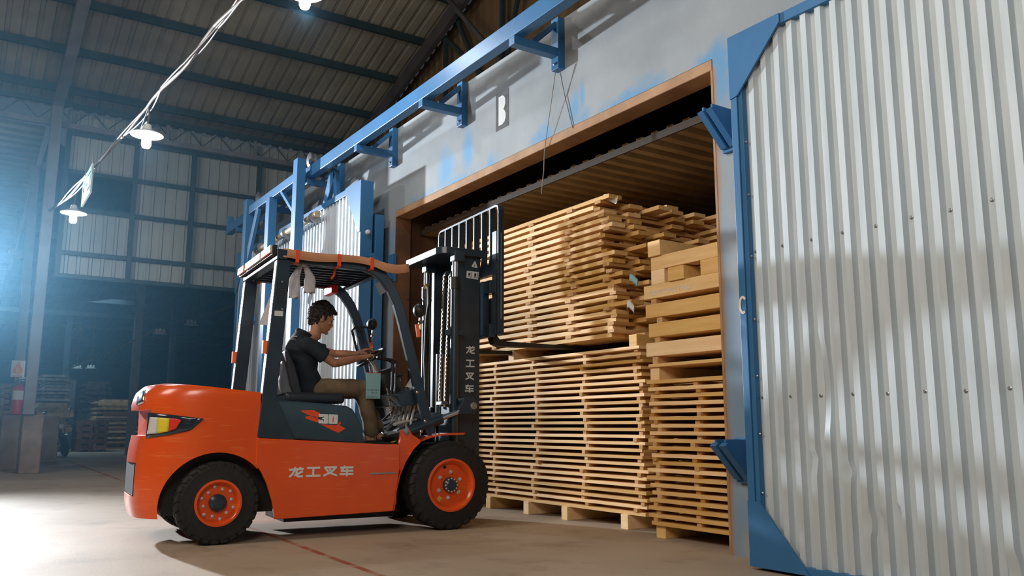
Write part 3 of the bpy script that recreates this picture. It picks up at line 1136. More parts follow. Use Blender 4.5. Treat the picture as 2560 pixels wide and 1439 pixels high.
L1 = at(367, 338, 'x', -11.2)
pendant(L1, 0.20, 'bright pendant lamp under the cable bundle, nearest in view', True, 75, 0.26)
L2 = at(184, 533, 'x', -15.6)
pendant(L2, 0.205, 'lit pendant lamp with enamel shade below the green exit sign', True, 34, 0.32)
L0 = at(763, -16, 'x', -8.2)
pendant(L0, 0.20, 'pendant lamp at the very top edge of the photo', True, 80, 0.5)
pendant(at(34, 640, 'x', -21.5), 0.30, 'enamel pendant shade at the far left, left of the columns', False, 0, 0.9)
pendant(at(400, 834, 'x', -25), 0.19, 'small enamel shade in the next bay, lower of the two left of the blue door', False, 0, 0.05)
pendant(at(478, 812, 'x', -25), 0.21, 'small enamel shade in the next bay, closest to the blue door', False, 0, 0.05)
pendant(at(193, 921, 'x', -36), 0.19, 'tiny enamel shade deep in the next bay, left one of the level pair', False, 0, 2.0)
pendant(at(227, 921, 'x', -36), 0.20, 'tiny enamel shade deep in the next bay, right one of the level pair', False, 0, 2.0)

pts = [(600, 0, -7.4), (541, 66, -8.3), (470, 155, -9.3), (405, 220, -10.3), (372, 268, -11.2), (300, 345, -12.6), (236, 418, -13.4), (205, 455, -14.3), (160, 500, -15.8), (124, 526, -17.40)]
cpts = [at(x, y, 'x', w) for x, y, w in pts]
first = cpts[0] + (cpts[0] - cpts[1]) * 2.2
t = thing('cable_bundle', 'sagging bundle of tan and white cables across the hall', 'cable', tuple(cpts[-1]))
o0 = cpts[-1]
for k, (m_, r_, off) in enumerate((('cable_tan', 0.017, 0.0), ('cable_white', 0.009, 0.024), ('cable_tan', 0.010, -0.022))):
    ln = [first] + cpts
    fine = []
    for i in range(len(ln) - 1):
        for s in range(6):
            u = s / 6
            p = ln[i].lerp(ln[i + 1], u)
            w = math.sin((i + u) * 2.3 + k * 2) * 0.02
            fine.append(p - o0 + Vector((0, off * 0.7 + w, off * math.cos((i + u) * 1.7 + k) - 0.02 * abs(math.sin(PI * u)) * (k == 1))))
    fine.append(ln[-1] - o0)
    m = MB()
    m.tube(fine, r_, 7)
    m.build('cable', m_, t)
m = MB()
a, c = cpts[4] - o0, L1 + Vector((0, 0, 0.3)) - o0
m.tube([a, a.lerp(c, .4) + Vector((-.5, 0.0, -.12)), c + Vector((-.05, 0, -.1))], 0.010, 6)
m.build('cable', 'cable_white', t)

# festoon cable of the next bay, carrying the two nearer shades
b = MB()
b.tube([at(x, y, 'x', -25) + Vector((0, 0, 0.0)) for x, y in ((606, 752), (560, 772), (478, 796), (400, 818), (345, 846), (270, 882), (150, 930))], 0.022, 6)
tag(shift(b.build('cable', 'cable_tan')), 'sagging tan cable across the next bay with two lamp shades on it', 'cable')
b = MB()
b.tube([at(x, y, 'x', -26.96) for x, y in ((352, 838), (420, 846), (500, 858), (600, 862))], 0.014, 6)
tag(shift(b.build('cable', 'cable_tan')), 'thin cable in the next bay running right from the column', 'cable')

# green exit sign
sx0, sx1, sz0, sz1 = -13.85, -12.75, 4.10, 4.46
t = thing('exit_sign', 'green and white exit sign hanging from the cable bundle', 'sign', (sx0, -3.05, sz0))
m = MB()
m.box((0, -0.012, 0), (1.0, 0.012, 0.42))
m.build('sign_board', 'sign_white', t)
m = MB()
m.box((0.03, -0.016, 0.02), (0.97, -0.0125, 0.11))
m.box((0.03, -0.016, 0.31), (0.97, -0.0125, 0.40))
m.box((0.62, -0.016, 0.09), (0.94, -0.0125, 0.33))
m.bar((0.15, -0.014, 0.21), (0.52, -0.014, 0.21), 0.004, 0.07)
m.prism([(0.10, 0.21), (0.24, 0.11), (0.24, 0.31)], lambda u, v, d: (u, d, v), -0.016, -0.0125)
m.build('green_print', 'sign_green', t)
m = MB()
m.box((0.70, -0.019, 0.12), (0.86, -0.0165, 0.30))
m.build('white_door_print', 'sign_white', t)
m = MB()
m.tube([(0.1, 0, 0.42), (0.1, 0, 0.62)], 0.006, 5)
m.tube([(0.9, 0, 0.42), (0.9, 0, 0.60)], 0.006, 5)
m.build('hanger', 'cable_tan', t)

# flame sign on the left column
q = at(45, 922, 'x', -19.5)
t = thing('fire_sign', 'white sign with an orange flame on the left column', 'sign', (-19.5, q.y, q.z - 0.16))
m = MB()
m.box((0.0, -0.12, 0), (0.012, 0.12, 0.33))
m.build('sign_board', 'paper_white', t)
fl = lambda u, v, d: (0.0122 + d, u, v)
m = MB()
m.prism([(0, .05), (.06, .07), (.085, .12), (.075, .17), (.05, .2), (.03, .25), (0, .31), (-.02, .26), (-.05, .21), (-.08, .16), (-.085, .11), (-.055, .07)], fl, 0, 0.002)
m.build('flame_print', 'flame_orange', t)
m = MB()
m.prism([(0, .07), (.035, .09), (.045, .13), (.02, .17), (0, .22), (-.025, .17), (-.04, .13), (-.03, .09)], fl, 0.002, 0.004)
m.build('flame_core', 'flame_yellow', t)
m = MB()
m.box((0.0122, -0.08, 0.015), (0.014, 0.08, 0.03))
m.build('caption', 'red_plastic', t)

# fire extinguisher on the left pedestal
q = at(42, 1036, 'x', -19.45)
t = thing('fire_extinguisher', 'red fire extinguisher with white label on the leftmost pedestal', 'extinguisher', (-19.45, q.y, h2))
m = MB()
m.lathe([(0.085, 0), (0.105, 0.015), (0.105, 0.50), (0.085, 0.56), (0.04, 0.60), (0.03, 0.62)], (0, 0, 0), (0, 0, 1), 24)
m.build('cylinder', 'extinguisher_red', t, smooth=40)
m = MB()
m.lathe([(0.106, 0.30), (0.1065, 0.31), (0.1065, 0.47), (0.106, 0.48)], (0, 0, 0), (0, 0, 1), 24)
m.build('white_label', 'paper_white', t, smooth=40)
m = MB()
m.lathe([(0.03, 0.62), (0.035, 0.66), (0.02, 0.70), (0.018, 0.76)], (0, 0, 0), (0, 0, 1), 12)
m.bar((0, 0.0, 0.72), (0.0, 0.12, 0.75), 0.03, 0.02)
m.bar((0, 0.0, 0.68), (0.0, 0.11, 0.68), 0.03, 0.015)
m.build('valve', 'steel', t)
m = MB()
m.tube([(0, -0.02, 0.68), (0.03, -0.12, 0.62), (0.04, -0.15, 0.4), (0.03, -0.13, 0.2)], 0.014, 8)
m.build('hose', 'black_plastic', t)

# ================================================================ MOTORCYCLE
q = at(166, 1129, 'z', 0)
mq = at(166, 1129, 'x', -26.5)
t = thing('motorcycle', 'dark motorcycle parked facing the hall beside the pedestals', 'motorcycle', (-26.3, at(166, 1100, 'x', -26.3).y, 0), R(8))
MX = Matrix.Rotation(R(9), 4, 'X')  # leaning on its stand
def mo(name, mb, m, smooth=40):
    mb.v = [tuple(MX @ Vector(p)) for p in mb.v]
    return mb.build(name, m, t, smooth=smooth)


for x, nm in ((0.0, 'front_wheel'), (-1.28, 'rear_wheel')):
    m = MB()
    m.lathe([(0.235, -0.04), (0.285, -0.045), (0.305, 0), (0.285, 0.045), (0.235, 0.04)], (x, 0, 0.31), (0, 1, 0), 28)
    m.lathe([(0.06, -0.06), (0.06, 0.06)], (x, 0, 0.31), (0, 1, 0), 12)
    for k in range(6):
        a = PI * k / 3
        m.bar((x, 0, 0.31), (x + 0.25 * math.cos(a), 0, 0.31 + 0.25 * math.sin(a)), 0.03, 0.03)
    mo(nm, m, 'rubber')
for s in (-1, 1):
    m = MB()
    m.tube([(0.0, s * 0.09, 0.31), (-0.28, s * 0.09, 0.92)], 0.022, 8)
    mo('fork_leg', m, 'chrome')
m = MB()
m.sweep([(0.20, 0, 0.60), (0.0, 0, 0.66), (-0.20, 0, 0.60)], 0.012, 0.14, up=(0, 1, 0))
mo('mudguard', m, 'moto_paint')
m = MB()
m.lathe([(0.03, -0.1), (0.085, -0.04), (0.09, 0.03)], (-0.10, 0, 0.84), (1, 0, 0.05), 18)
mo('headlamp', m, 'chrome')
m = MB()
m.lathe([(0.078, 0.0), (0.05, 0.025), (0.0, 0.03)], (-0.07, 0, 0.84), (1, 0, 0.05), 18)
mo('lamp_lens', m, 'lens_white')
for s in (-1, 1):
    m = MB()
    m.ball((-0.14, s * 0.2, 0.82), (0.035, 0.04, 0.03), 8, 6)
    mo('indicator', m, 'amber_lens')
m = MB()
m.tube([(-0.42, -0.38, 1.02), (-0.30, -0.15, 1.04), (-0.28, 0, 0.98), (-0.30, 0.15, 1.04), (-0.42, 0.38, 1.02)], 0.016, 8)
mo('handlebar', m, 'black_metal')
for s in (-1, 1):
    m = MB()
    m.tube([(-0.34, s * 0.26, 1.04), (-0.32, s * 0.30, 1.22)], 0.008, 6)
    m.ball((-0.32, s * 0.32, 1.27), (0.02, 0.075, 0.05), 12, 8)
    mo('mirror', m, 'chrome')
m = MB()
m.ball((-0.58, 0, 0.86), (0.27, 0.13, 0.13), 16, 10)
mo('fuel_tank', m, 'moto_paint')
m = MB()
m.box((-1.45, -0.11, 0.74), (-0.78, 0.11, 0.84))
mo('saddle', m, 'black_plastic')
m = MB()
m.box((-0.85, -0.13, 0.32), (-0.42, 0.13, 0.62))
m.lathe([(0.08, 0), (0.08, 0.3)], (-0.55, 0, 0.5), (0.6, 0, 0.8), 10)
m.bar((-0.3, 0, 0.75), (-0.45, 0, 0.35), 0.05, 0.05)
m.bar((-0.8, 0, 0.7), (-1.28, 0, 0.31), 0.2, 0.04)
m.bar((-0.3, 0, 0.88), (-0.9, 0, 0.72), 0.06, 0.05)
mo('engine', m, 'black_metal')
m = MB()
m.tube([(-0.45, -0.16, 0.4), (-0.7, -0.18, 0.26), (-1.5, -0.18, 0.36)], [0.02, 0.025, 0.045], 8)
mo('exhaust', m, 'chrome')

# ================================================================ FAR LUMBER STACKS
def far_stack(x, px0, px1, pyt, pyb, n, m, desc, seed, cols=1, messy=0.05, depth=1.6, fill=0.72):
    """stack of rough planks facing the hall; planks run across the view (along y)"""
    rnd = random.Random(seed)
    y0, y1 = at(px0, pyb, 'x', x).y, at(px1, pyb, 'x', x).y
    zt = at((px0 + px1) / 2, pyt, 'x', x).z
    ph = zt / n
    L_ = (y1 - y0) / cols
    base = MB()
    base.box((-depth / 2, -L_ / 2, 0), (depth / 2, L_ / 2, ph * fill))
    me = base.mesh('rough_plank', m)
    sme = MB().box((-depth / 2, -0.05, 0), (depth / 2, 0.05, ph * (1 - fill))).mesh('bearer', m)
    for c in range(cols):
        for i in range(n):
            o = bpy.data.objects.new('rough_plank', me)
            COL.objects.link(o)
            o.location = (x - depth / 2 + rnd.uniform(-messy, messy) * 1.5, y0 + (c + .5) * L_ + rnd.uniform(-messy, messy) * (1 if cols == 1 else 0.3), i * ph + (ph * (1 - fill) if fill < 0.9 else 0))
            o.scale = (rnd.uniform(0.9, 1.0), rnd.uniform(0.82, 1.0) if cols == 1 else rnd.uniform(0.9, 0.98), 1)
            side = '' if cols == 1 else (' at left' if c == 0 else ' at right')
            tag(o, '%s, %s layer from the floor%s' % (desc, ORD[i + 1], side), 'plank', desc)
        for i in range(n):
            side = '' if cols == 1 else (' at left' if c == 0 else ' at right')
            for s in ((-0.36, 0.36) if fill < 0.9 else ()):
                o = bpy.data.objects.new('bearer', sme)
                COL.objects.link(o)
                o.location = (x - depth / 2, y0 + (c + .5) * L_ + s * L_, i * ph)
                tag(o, '%s bearer under layer %d of the %s' % ('left' if s < 0 else 'right', i + 1, desc.split(' in the ')[1]) + side, 'bearer', 'bearers of the far stacks')


far_stack(-30.0, -12, 26, 958, 1120, 13, 'wood_far', 'yellow plank in the pale stack at the far left edge', 1, messy=0.06)
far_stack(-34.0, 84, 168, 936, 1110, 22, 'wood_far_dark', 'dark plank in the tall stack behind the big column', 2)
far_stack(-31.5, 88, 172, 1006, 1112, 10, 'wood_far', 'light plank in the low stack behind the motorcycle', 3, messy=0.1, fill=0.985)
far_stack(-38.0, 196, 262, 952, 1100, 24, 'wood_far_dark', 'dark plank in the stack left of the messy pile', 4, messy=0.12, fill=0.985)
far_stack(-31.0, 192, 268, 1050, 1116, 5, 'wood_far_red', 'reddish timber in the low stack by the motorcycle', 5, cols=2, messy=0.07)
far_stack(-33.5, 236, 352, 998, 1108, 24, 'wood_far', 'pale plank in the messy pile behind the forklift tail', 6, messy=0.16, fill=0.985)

# ================================================================ LUMBER IN THE KILN
LR = random.Random(11)


def place(me, name, loc, rz, label, cat, group, sc=(1, 1, 1)):
    o = bpy.data.objects.new(name, me)
    COL.objects.link(o)
    o.location = loc
    o.rotation_euler = (0, 0, rz)
    o.scale = sc
    return tag(o, label, cat, group)


def board_mesh(L_, w, h, m, seed):
    """sawn board along x, base at z = 0, slight wane and saw ripple"""
    rnd = random.Random(seed)
    n = 12
    vs, fs = [], []
    for i in range(n + 1):
        x = -L_ / 2 + L_ * i / n
        a, bb, c = rnd.uniform(-.0015, .0015), rnd.uniform(-.002, .002), rnd.uniform(-.001, .001)
        vs += [(x, -w / 2 + bb, 0), (x, w / 2, 0), (x, w / 2, h + a), (x, -w / 2 + bb + c, h + a)]
    fs = [(0, 1, 2, 3), tuple(4 * n + k for k in (3, 2, 1, 0))]
    for i in range(n):
        for k in range(4):
            p, q = 4 * i + k, 4 * i + (k + 1) % 4
            fs.append((p, p + 4, q + 4, q))
    return MB().add(vs, fs).mesh('lumber_board', m)


def block(name, a, bb, m, label, cat, group=None, rz=0.0):
    b = MB()
    b.box(a, bb)
    o = shift(b.build(name, m, bevel=0.004))
    o.rotation_euler = (0, 0, rz)
    return tag(o, label, cat, group)


ROWN = ['front row', 'second row', 'third row', 'fourth row', 'fifth row', 'sixth row', 'seventh row', 'rearmost row']
# ---- lower stack
LB = [board_mesh(3.13, 0.17, 0.026, 'wood', 20 + i) for i in range(5)]
SB = MB().box((-0.022, 0, 0), (0.022, 1.1, 0.031)).mesh('spacer_stick', 'wood_stick')
FRY, Z0, PIT = 0.36, 0.12, 0.057
sticks_x = (-8.28, -7.58, -6.83, -6.05, -5.33)
for i, x in enumerate((-8.3, -7.7, -7.0, -6.38, -5.55)):
    block('timber_bearer', (x, FRY - 0.02, 0), (x + 0.09, FRY + 1.3, Z0), 'wood_thick', 'square timber bearer on the floor under the lower stack, %s from the left' % ORD[i + 1], 'bearer', 'bearers on the kiln floor')
for L in range(25):
    z = Z0 + PIT * L
    for r in range(2):
        x = -6.835 + LR.uniform(-.03, .05)
        y = FRY + 0.085 + r * 0.30 + LR.uniform(-.008, .008)
        place(LR.choice(LB), 'lumber_board', (x, y, z), LR.uniform(-.0015, .0015), 'board in the %s of the lower stack, %s layer from the floor' % (ROWN[r], ORD[L + 1]), 'board', 'boards of the lower stack', (1, LR.choice((1, -1)), 1))
    if L < 24:
        for k, x in enumerate(sticks_x):
            place(SB, 'spacer_stick', (x + LR.uniform(-.05, .05), FRY + LR.uniform(-.012, .015), z + 0.026), LR.uniform(-.03, .03),
                  'spacer stick over layer %d of the lower stack, %s column from the left' % (L + 1, ORD[k + 1]), 'stick', 'spacer sticks of the lower stack')
ZT = Z0 + PIT * 24 + 0.026
# ---- upper stack
UZ, UP = ZT + 0.10, 0.066
UB = [board_mesh(L_, 0.15, 0.036, 'wood', 40 + i) for i, L_ in enumerate((2.75, 2.85, 2.95, 3.05))]
UBL = (2.75, 2.85, 2.95, 3.05)
US = MB().box((-0.042, 0, 0), (0.042, 1.85, 0.030)).mesh('spacer_stick', 'wood_stick')
UFY = 0.34
for i, x in enumerate((-8.2, -7.3, -5.42)):
    block('timber_bearer', (x, UFY + 0.02, ZT), (x + 0.10, UFY + 1.8, UZ), 'wood_thick', 'timber bearer between the two stacks, %s from the left' % ORD[i + 1], 'bearer', 'bearers between the stacks')
NU = 20
for L in range(NU):
    z = UZ + UP * L
    rows = 8 if L >= 9 else 2
    for r in range(rows):
        k = LR.randrange(4)
        if L == NU - 1 and r not in (0, 3, 6):
            continue
        xr = -5.45 + LR.uniform(-.28, .10) - 0.012 * max(0, L - 8)
        if r >= 5:
            xr += 0.15
        y = UFY + 0.075 + r * 0.235 + LR.uniform(-.012, .012)
        place(UB[k], 'lumber_board', (xr - UBL[k] / 2, y, z), LR.uniform(-.003, .003), 'board in the %s of the upper stack, %s layer up' % (ROWN[r], ORD[L + 1]), 'board', 'boards of the upper stack', (1, LR.choice((1, -1)), 1))
    if L < NU - 1:
        for k, x in enumerate((-8.1, -7.5, -6.85, -6.2, -5.62 - 0.012 * max(0, L - 8))):
            place(US, 'spacer_stick', (x + LR.uniform(-.05, .05), UFY + LR.uniform(-.04, .01), z + 0.036), LR.uniform(-.02, .02),
                  'spacer stick over layer %d of the upper stack, %s column from the left' % (L + 1, ORD[k + 1]), 'stick', 'spacer sticks of the upper stack')
# scraps of paper tucked into the upper stack
for px_, py_, m_, lab, w in ((1585, 692, 'tag_card', 'pale green paper tag between board ends of the upper stack', 0.10), (1578, 758, 'paper_white', 'white paper tag lower down on the upper stack end', 0.08),
                             (1500, 512, 'paper_white', 'crumpled white paper on top of the upper stack', 0.22)):
    q = at(px_, py_, 'y', UFY - 0.02)
    b = MB()
    n = 5
    vs = [(-w / 2 + w * i / n, -0.02 * math.sin(i * 1.3) - 0.004 * j, -0.03 * j + (0.03 * math.sin(i * 1.1))) for j in range(3) for i in range(n + 1)]
    fs = [(j * (n + 1) + i, j * (n + 1) + i + 1, (j + 1) * (n + 1) + i + 1, (j + 1) * (n + 1) + i) for j in range(2) for i in range(n)]
    b.add(vs, fs)
    if py_ == 512:
        q = Vector((q.x + 0.05, UFY + 0.06, UZ + UP * 18 + 0.036 + 0.065))
    o = b.build('paper_scrap', m_, loc=tuple(q), smooth=60)
    sol = o.modifiers.new('thickness', 'SOLIDIFY')
    sol.thickness = 0.002
    tag(o, lab, 'paper', 'paper tags on the lumber')

# ---- right stack: thin boards below, thick slabs above, blocks on top
RX0, RX1, RFY = -4.98, -3.72, 0.16
RB = [board_mesh(RX1 - RX0, 0.16, 0.028, 'wood', 60 + i) for i in range(4)]
RS = MB().box((-0.022, 0, 0), (0.022, 0.9, 0.0285)).mesh('spacer_stick', 'wood_stick')
for i, x in enumerate((-4.96, -3.95)):
    block('timber_bearer', (x, RFY + 0.03, 0), (x + 0.10, RFY + 1.0, 0.10), 'wood_thick', 'timber bearer on the floor under the right stack, %s one' % ('left' if i == 0 else 'right'), 'bearer', 'bearers under the right stack')
RP = 0.0565
NR = 20
for L in range(NR):
    z = 0.10 + RP * L
    for r in range(2):
        place(LR.choice(RB), 'lumber_board', ((RX0 + RX1) / 2 + LR.uniform(-.035, .03), RFY + 0.08 + r * 0.28 + LR.uniform(-.012, .012), z), LR.uniform(-.006, .006),
              'board in the %s of the right stack, %s layer from the floor' % (ROWN[r], ORD[L + 1]), 'board', 'boards of the right stack', (1, LR.choice((1, -1)), 1))
    if L < NR - 1:
        for k, x in enumerate((-4.90, -4.47, -3.98)):
            place(RS, 'spacer_stick', (x + LR.uniform(-.05, .05), RFY + LR.uniform(-.005, .03), z + 0.028), LR.uniform(-.03, .03),
                  'spacer stick over layer %d of the right stack, %s column' % (L + 1, ('left', 'middle', 'right')[k]), 'stick', 'spacer sticks of the right stack')
zt = 0.10 + RP * (NR - 1) + 0.028
for i, x in enumerate((-4.97, -3.9)):
    block('timber_bearer', (x, RFY + 0.02, zt), (x + 0.10, RFY + 1.0, zt + 0.10), 'wood_thick', 'timber bearer between the thin boards and thick slabs, %s one' % ('left' if i == 0 else 'right'), 'bearer', 'bearers in the right stack')
zb = zt + 0.10
block('lumber_board', (-4.97, RFY, zb), (-3.72, RFY + 0.3, zb + 0.026), 'wood_thick', 'thin board right under the thick slabs of the right stack', 'board', 'boards of the right stack')
SLABS = []
SZ = [1.386, 1.537, 1.692, 1.845]
SX = [-4.99, -4.955, -4.985, -5.0]
zz = zb + 0.026
NMS = ['lowest thick slab of the right stack, pinkish', 'second thick slab from below on the right stack', 'third thick slab from below on the right stack, with pale lower edge',
       'topmost thick slab of the right stack, with chalk handwriting']
for i, z in enumerate(SZ):
    gap = z - zz
    for k, x in enumerate((-4.90, -4.02)):
        xx = x + (0.03 * ((i * 7) % 3 - 1))
        block('spacer_block', (xx, RFY + 0.01, zz), (xx + 0.06, RFY + 0.7, z), 'wood_stick', 'spacer block under the %s, %s one' % (NMS[i].split(',')[0], 'left' if k == 0 else 'right'), 'block', 'spacer blocks between thick slabs')
    o = block('timber_slab', (SX[i], RFY, z), (-3.74, RFY + 0.28, z + 0.109), 'wood_thick', NMS[i], 'slab', 'thick slabs of the right stack')
    SLABS.append(o)
    zz = z + 0.109
# chalk handwriting on the topmost slab
s = SLABS[3]
M = Matrix.Translation((0.06 - 0.63, -0.1415, 0.025)) @ Matrix.Rotation(R(90), 4, 'X')
text_mesh('chalk_writing', 'CLEVER DMG TABLE', 0.052, M, 'chalk', s)
ztop = zz
block('timber_block', (-4.91, RFY, ztop), (-4.76, RFY + 0.45, ztop + 0.115), 'wood_thick', 'left end block under the top beam of the right stack', 'block', 'blocks on the right stack')
block('timber_block', (-4.70, RFY - 0.02, ztop), (-4.53, RFY + 0.6, ztop + 0.105), 'wood_thick', 'middle block standing free under the top beam', 'block', 'blocks on the right stack')
block('timber_block', (-4.375, RFY, ztop), (-4.20, RFY + 0.45, ztop + 0.115), 'wood_thick', 'right end block under the top beam of the right stack', 'block', 'blocks on the right stack')
block('timber_beam', (-4.91, RFY + 0.001, ztop + 0.115), (-3.74, RFY + 0.12, ztop + 0.225), 'wood_thick', 'long beam lying across the three blocks on the right stack', 'beam')
block('timber_block', (-4.92, RFY - 0.02, ztop + 0.225), (-4.78, RFY + 0.9, ztop + 0.35), 'wood_thick', 'topmost squared block lying on the beam of the right stack', 'block', 'blocks on the right stack')
b = MB()
b.ball((-4.145, RFY + 0.03, ztop + 0.135), (0.03, 0.03, 0.022), 10, 6)
b.tube([(-4.16, RFY + 0.02, ztop + 0.13), (-4.09, RFY, ztop + 0.145)], 0.012, 6)

# ================================================================ FORKLIFT (local frame: x right, y forward, z up; x = 0 at the right tyre face)
FO, FA = Vector((-6.24, -0.885, 0)), R(-4.0)
FYV = Vector((math.sin(-FA), math.cos(FA), 0))
FXV = Vector((math.cos(FA), math.sin(FA), 0))
FK = thing('forklift', 'orange forklift truck with dark mast raising its forks to the stack', 'forklift', FO, FA)


def S(px, py, X):
    d = ray(px, py)
    p = CAM + d * (((FO - CAM).dot(FXV) + X) / d.dot(FXV)) - FO
    return Vector((X, p.dot(FYV), p.z))


def Bk(px, py, Y):
    d = ray(px, py)
    p = CAM + d * (((FO - CAM).dot(FYV) + Y) / d.dot(FYV)) - FO
    return Vector((p.dot(FXV), Y, p.z))


XC = -0.65
side = lambda u, v, d: (d, u, v)   # (y, z) polygon extruded along x


def mirror_x(p):
    return (2 * XC - p[0], p[1], p[2])


# ---- counterweight
CW_W, CW_Y, CW_L, CW_N = 0.605, -1.72, 0.71, 3.2


def cw_rear(z):
    pts = [(0.19, .955), (0.25, 0.985), (0.36, 1.0), (0.62, 0.995), (0.76, 0.965), (0.82, 0.955), (0.94, 0.975), (1.0, 0.985), (1.09, 0.955), (1.15, 0.87), (1.172, 0.76)]
    for (a, r), (c, s) in zip(pts[:-1], pts[1:]):
        if z <= c:
            return r + (s - r) * max(0, (z - a) / (c - a))
    return pts[-1][1]


def cw_x(y, z):
    """half width of the counterweight at y"""
    L_ = CW_L * cw_rear(z)
    t = max(0.0, min(1.0, (CW_Y - y) / L_))
    return CW_W * (1 - t ** CW_N) ** (1 / CW_N)


m = MB()
zs = [0.19, 0.22, 0.30, 0.42, 0.55, 0.68, 0.76, 0.82, 0.88, 0.94, 1.0, 1.06, 1.10, 1.13, 1.15, 1.163, 1.172]
nt_ = 26
vs, fs = [], []
for z in zs:
    row = [(-CW_W, -1.59)]
    for k in range(nt_ + 1):
        a = PI * k / nt_
        c, s_ = math.cos(a), math.sin(a)
        row.append((-CW_W * math.copysign(abs(c) ** (2 / CW_N), c), CW_Y - CW_L * cw_rear(z) * abs(s_) ** (2 / CW_N)))
    row.append((CW_W, -1.59))
    for (x, y) in row:
        zz = z
        if z > 1.05:   # the top surface slopes down towards the front
            zz = z - (z - 1.05) / 0.122 * 0.075 * min(1, max(0, (y + 2.35) / 0.76))
        inset = 0.018 * max(0, (z - 1.12) / 0.05)
        vs.append((XC + x * (1 - inset), y, zz))
    rl = len(row)
n = len(zs)
for i in range(n - 1):
    for k in range(rl):
        a, c = i * rl + k, i * rl + (k + 1) % rl
        fs.append((a, c, c + rl, a + rl))
fs.append(tuple(reversed(range(rl))))
fs.append(tuple((n - 1) * rl + k for k in range(rl)))
m.add(vs, fs)
cw = m.build('counterweight', 'orange_paint', FK)
# wheel arches and the slot for the lamps are cut out
cut = MB()
cut.lathe([(0.385, -3), (0.385, 3)], (XC, -1.875, 0.27), (1, 0, 0), 48)
c1 = cut.build('cutter_a', 'orange_paint', FK)
cut = MB()
cut.box((-3, -3, 0.775), (2, -2.33, 0.965))
c2 = cut.build('cutter_b', 'orange_paint', FK)
cut = MB()
cut.box((-0.95, -3, 0.34), (-0.35, -2.34, 0.58))
c3 = cut.build('cutter_c', 'orange_paint', FK)
for c in (c1, c2, c3):
    md = cw.modifiers.new('cut', 'BOOLEAN')
    md.operation = 'DIFFERENCE'
    md.solver = 'EXACT'
    md.object = c
bpy.context.view_layer.update()
me = bpy.data.meshes.new_from_object(cw.evaluated_get(bpy.context.evaluated_depsgraph_get()))
cw.modifiers.clear()
cw.data = me
for c in (c1, c2, c3):
    bpy.data.objects.remove(c)
bm = bmesh.new()
bm.from_mesh(me)
bmesh.ops.remove_doubles(bm, verts=bm.verts, dist=1e-4)
for p in bm.faces:
    p.smooth = True
for e in bm.edges:
    e.smooth = not (len(e.link_faces) == 2 and e.calc_face_angle(0) > R(32))
bm.to_mesh(me)
bm.free()
# radiator opening plate
m = MB()
m.box((-0.945, -2.408, 0.345), (-0.355, -2.338, 0.575))
m.build('vent_grille', 'black_metal', cw)


def on_cw(px, py, off=0.004):
    lo, hi = -1.2, 0.2
    best = None
    for k in range(200):
        X = 0.2 - 1.2 * k / 200
        p = S(px, py, X)
        if X <= XC + cw_x(p.y, p.z):
            best = p
            break
    d = Vector((0.8, -0.5, 0)).normalized() if best.y < CW_Y - 0.2 else Vector((1, 0, 0))
    return best + d * off


def patch(poly, off, nm, m_, parent, sub=7):
    """thin plate that follows the counterweight surface; poly in photo points, split into a fan grid between upper and lower edge"""
    up, lo = poly
    vs, fs = [], []
    for a, c in zip(up, lo):
        for j in range(sub + 1):
            t = j / sub
            vs.append(on_cw(a[0] + (c[0] - a[0]) * t, a[1] + (c[1] - a[1]) * t, off))
    for i in range(len(up) - 1):
        for j in range(sub):
            p = i * (sub + 1) + j
            fs.append((p, p + 1, p + sub + 2, p + sub + 1))
    k = MB()
    k.add(vs, fs)
    o = k.build(nm, m_, parent, smooth=60)
    sd = o.modifiers.new('thickness', 'SOLIDIFY')
    sd.thickness = 0.006
    sd.offset = 0
    return o


def lerp_list(a, n):
    out = []
    for i in range(n + 1):
        t = i / n * (len(a) - 1)
        j = min(int(t), len(a) - 2)
        out.append((a[j][0] + (a[j + 1][0] - a[j][0]) * (t - j), a[j][1] + (a[j + 1][1] - a[j][1]) * (t - j)))
    return out


lamp = patch((lerp_list([(372, 1031), (420, 1035), (470, 1041), (509, 1046)], 14), lerp_list([(366, 1095), (425, 1087), (478, 1075), (509, 1048)], 14)), 0.006, 'rear_lamp', 'lens_dark', cw)
patch((lerp_list([(377, 1042), (398, 1043)], 4), lerp_list([(370, 1085), (394, 1083)], 4)), 0.012, 'white_panel', 'lens_white', lamp)
patch((lerp_list([(398, 1043), (426, 1045)], 4), lerp_list([(394, 1083), (423, 1078)], 4)), 0.012, 'yellow_panel', 'yellow', lamp)
patch((lerp_list([(426, 1045), (442, 1046), (455, 1049)], 6), lerp_list([(423, 1078), (441, 1072), (454, 1052)], 6)), 0.012, 'red_panel', 'red_plastic', lamp)
patch((lerp_list([(346, 982), (364, 974)], 3), lerp_list([(342, 1012), (360, 1008)], 3)), 0.006, 'emblem', 'chrome', cw, 3)

# ---- chassis side bodies
q = [S(643, 1094, -.03), S(1000, 1112, -.03), S(1000, 1170, -.03), S(983, 1277, -.03), S(687, 1298, -.03), S(681, 1255, -.03), S(668, 1210, -.03), S(655, 1182, -.03), S(640, 1160, -.03)]
poly = [(p.y, p.z) for p in q]
m = MB()
m.prism(poly, side, -0.035, -0.07)
m.prism(poly, side, 2 * XC + 0.035, 2 * XC + 0.07)
m.prism([(-1.30, 0.24), (-1.58, 0.66), (-1.58, 0.70), (-0.47, 0.70), (-0.47, 0.22)], side, -0.06, -1.24)
ch = m.build('chassis', 'orange_paint', FK, bevel=0.006)
m = MB()
m.prism([(-1.3, 0.10), (-1.3, 0.24), (-0.35, 0.24), (-0.35, 0.10)], side, -0.35, -0.95)
m.box((-0.95, -0.55, 0.22), (-0.35, 0.18, 0.62))
m.box((-1.15, -0.09, 0.28), (-0.15, 0.09, 0.44))
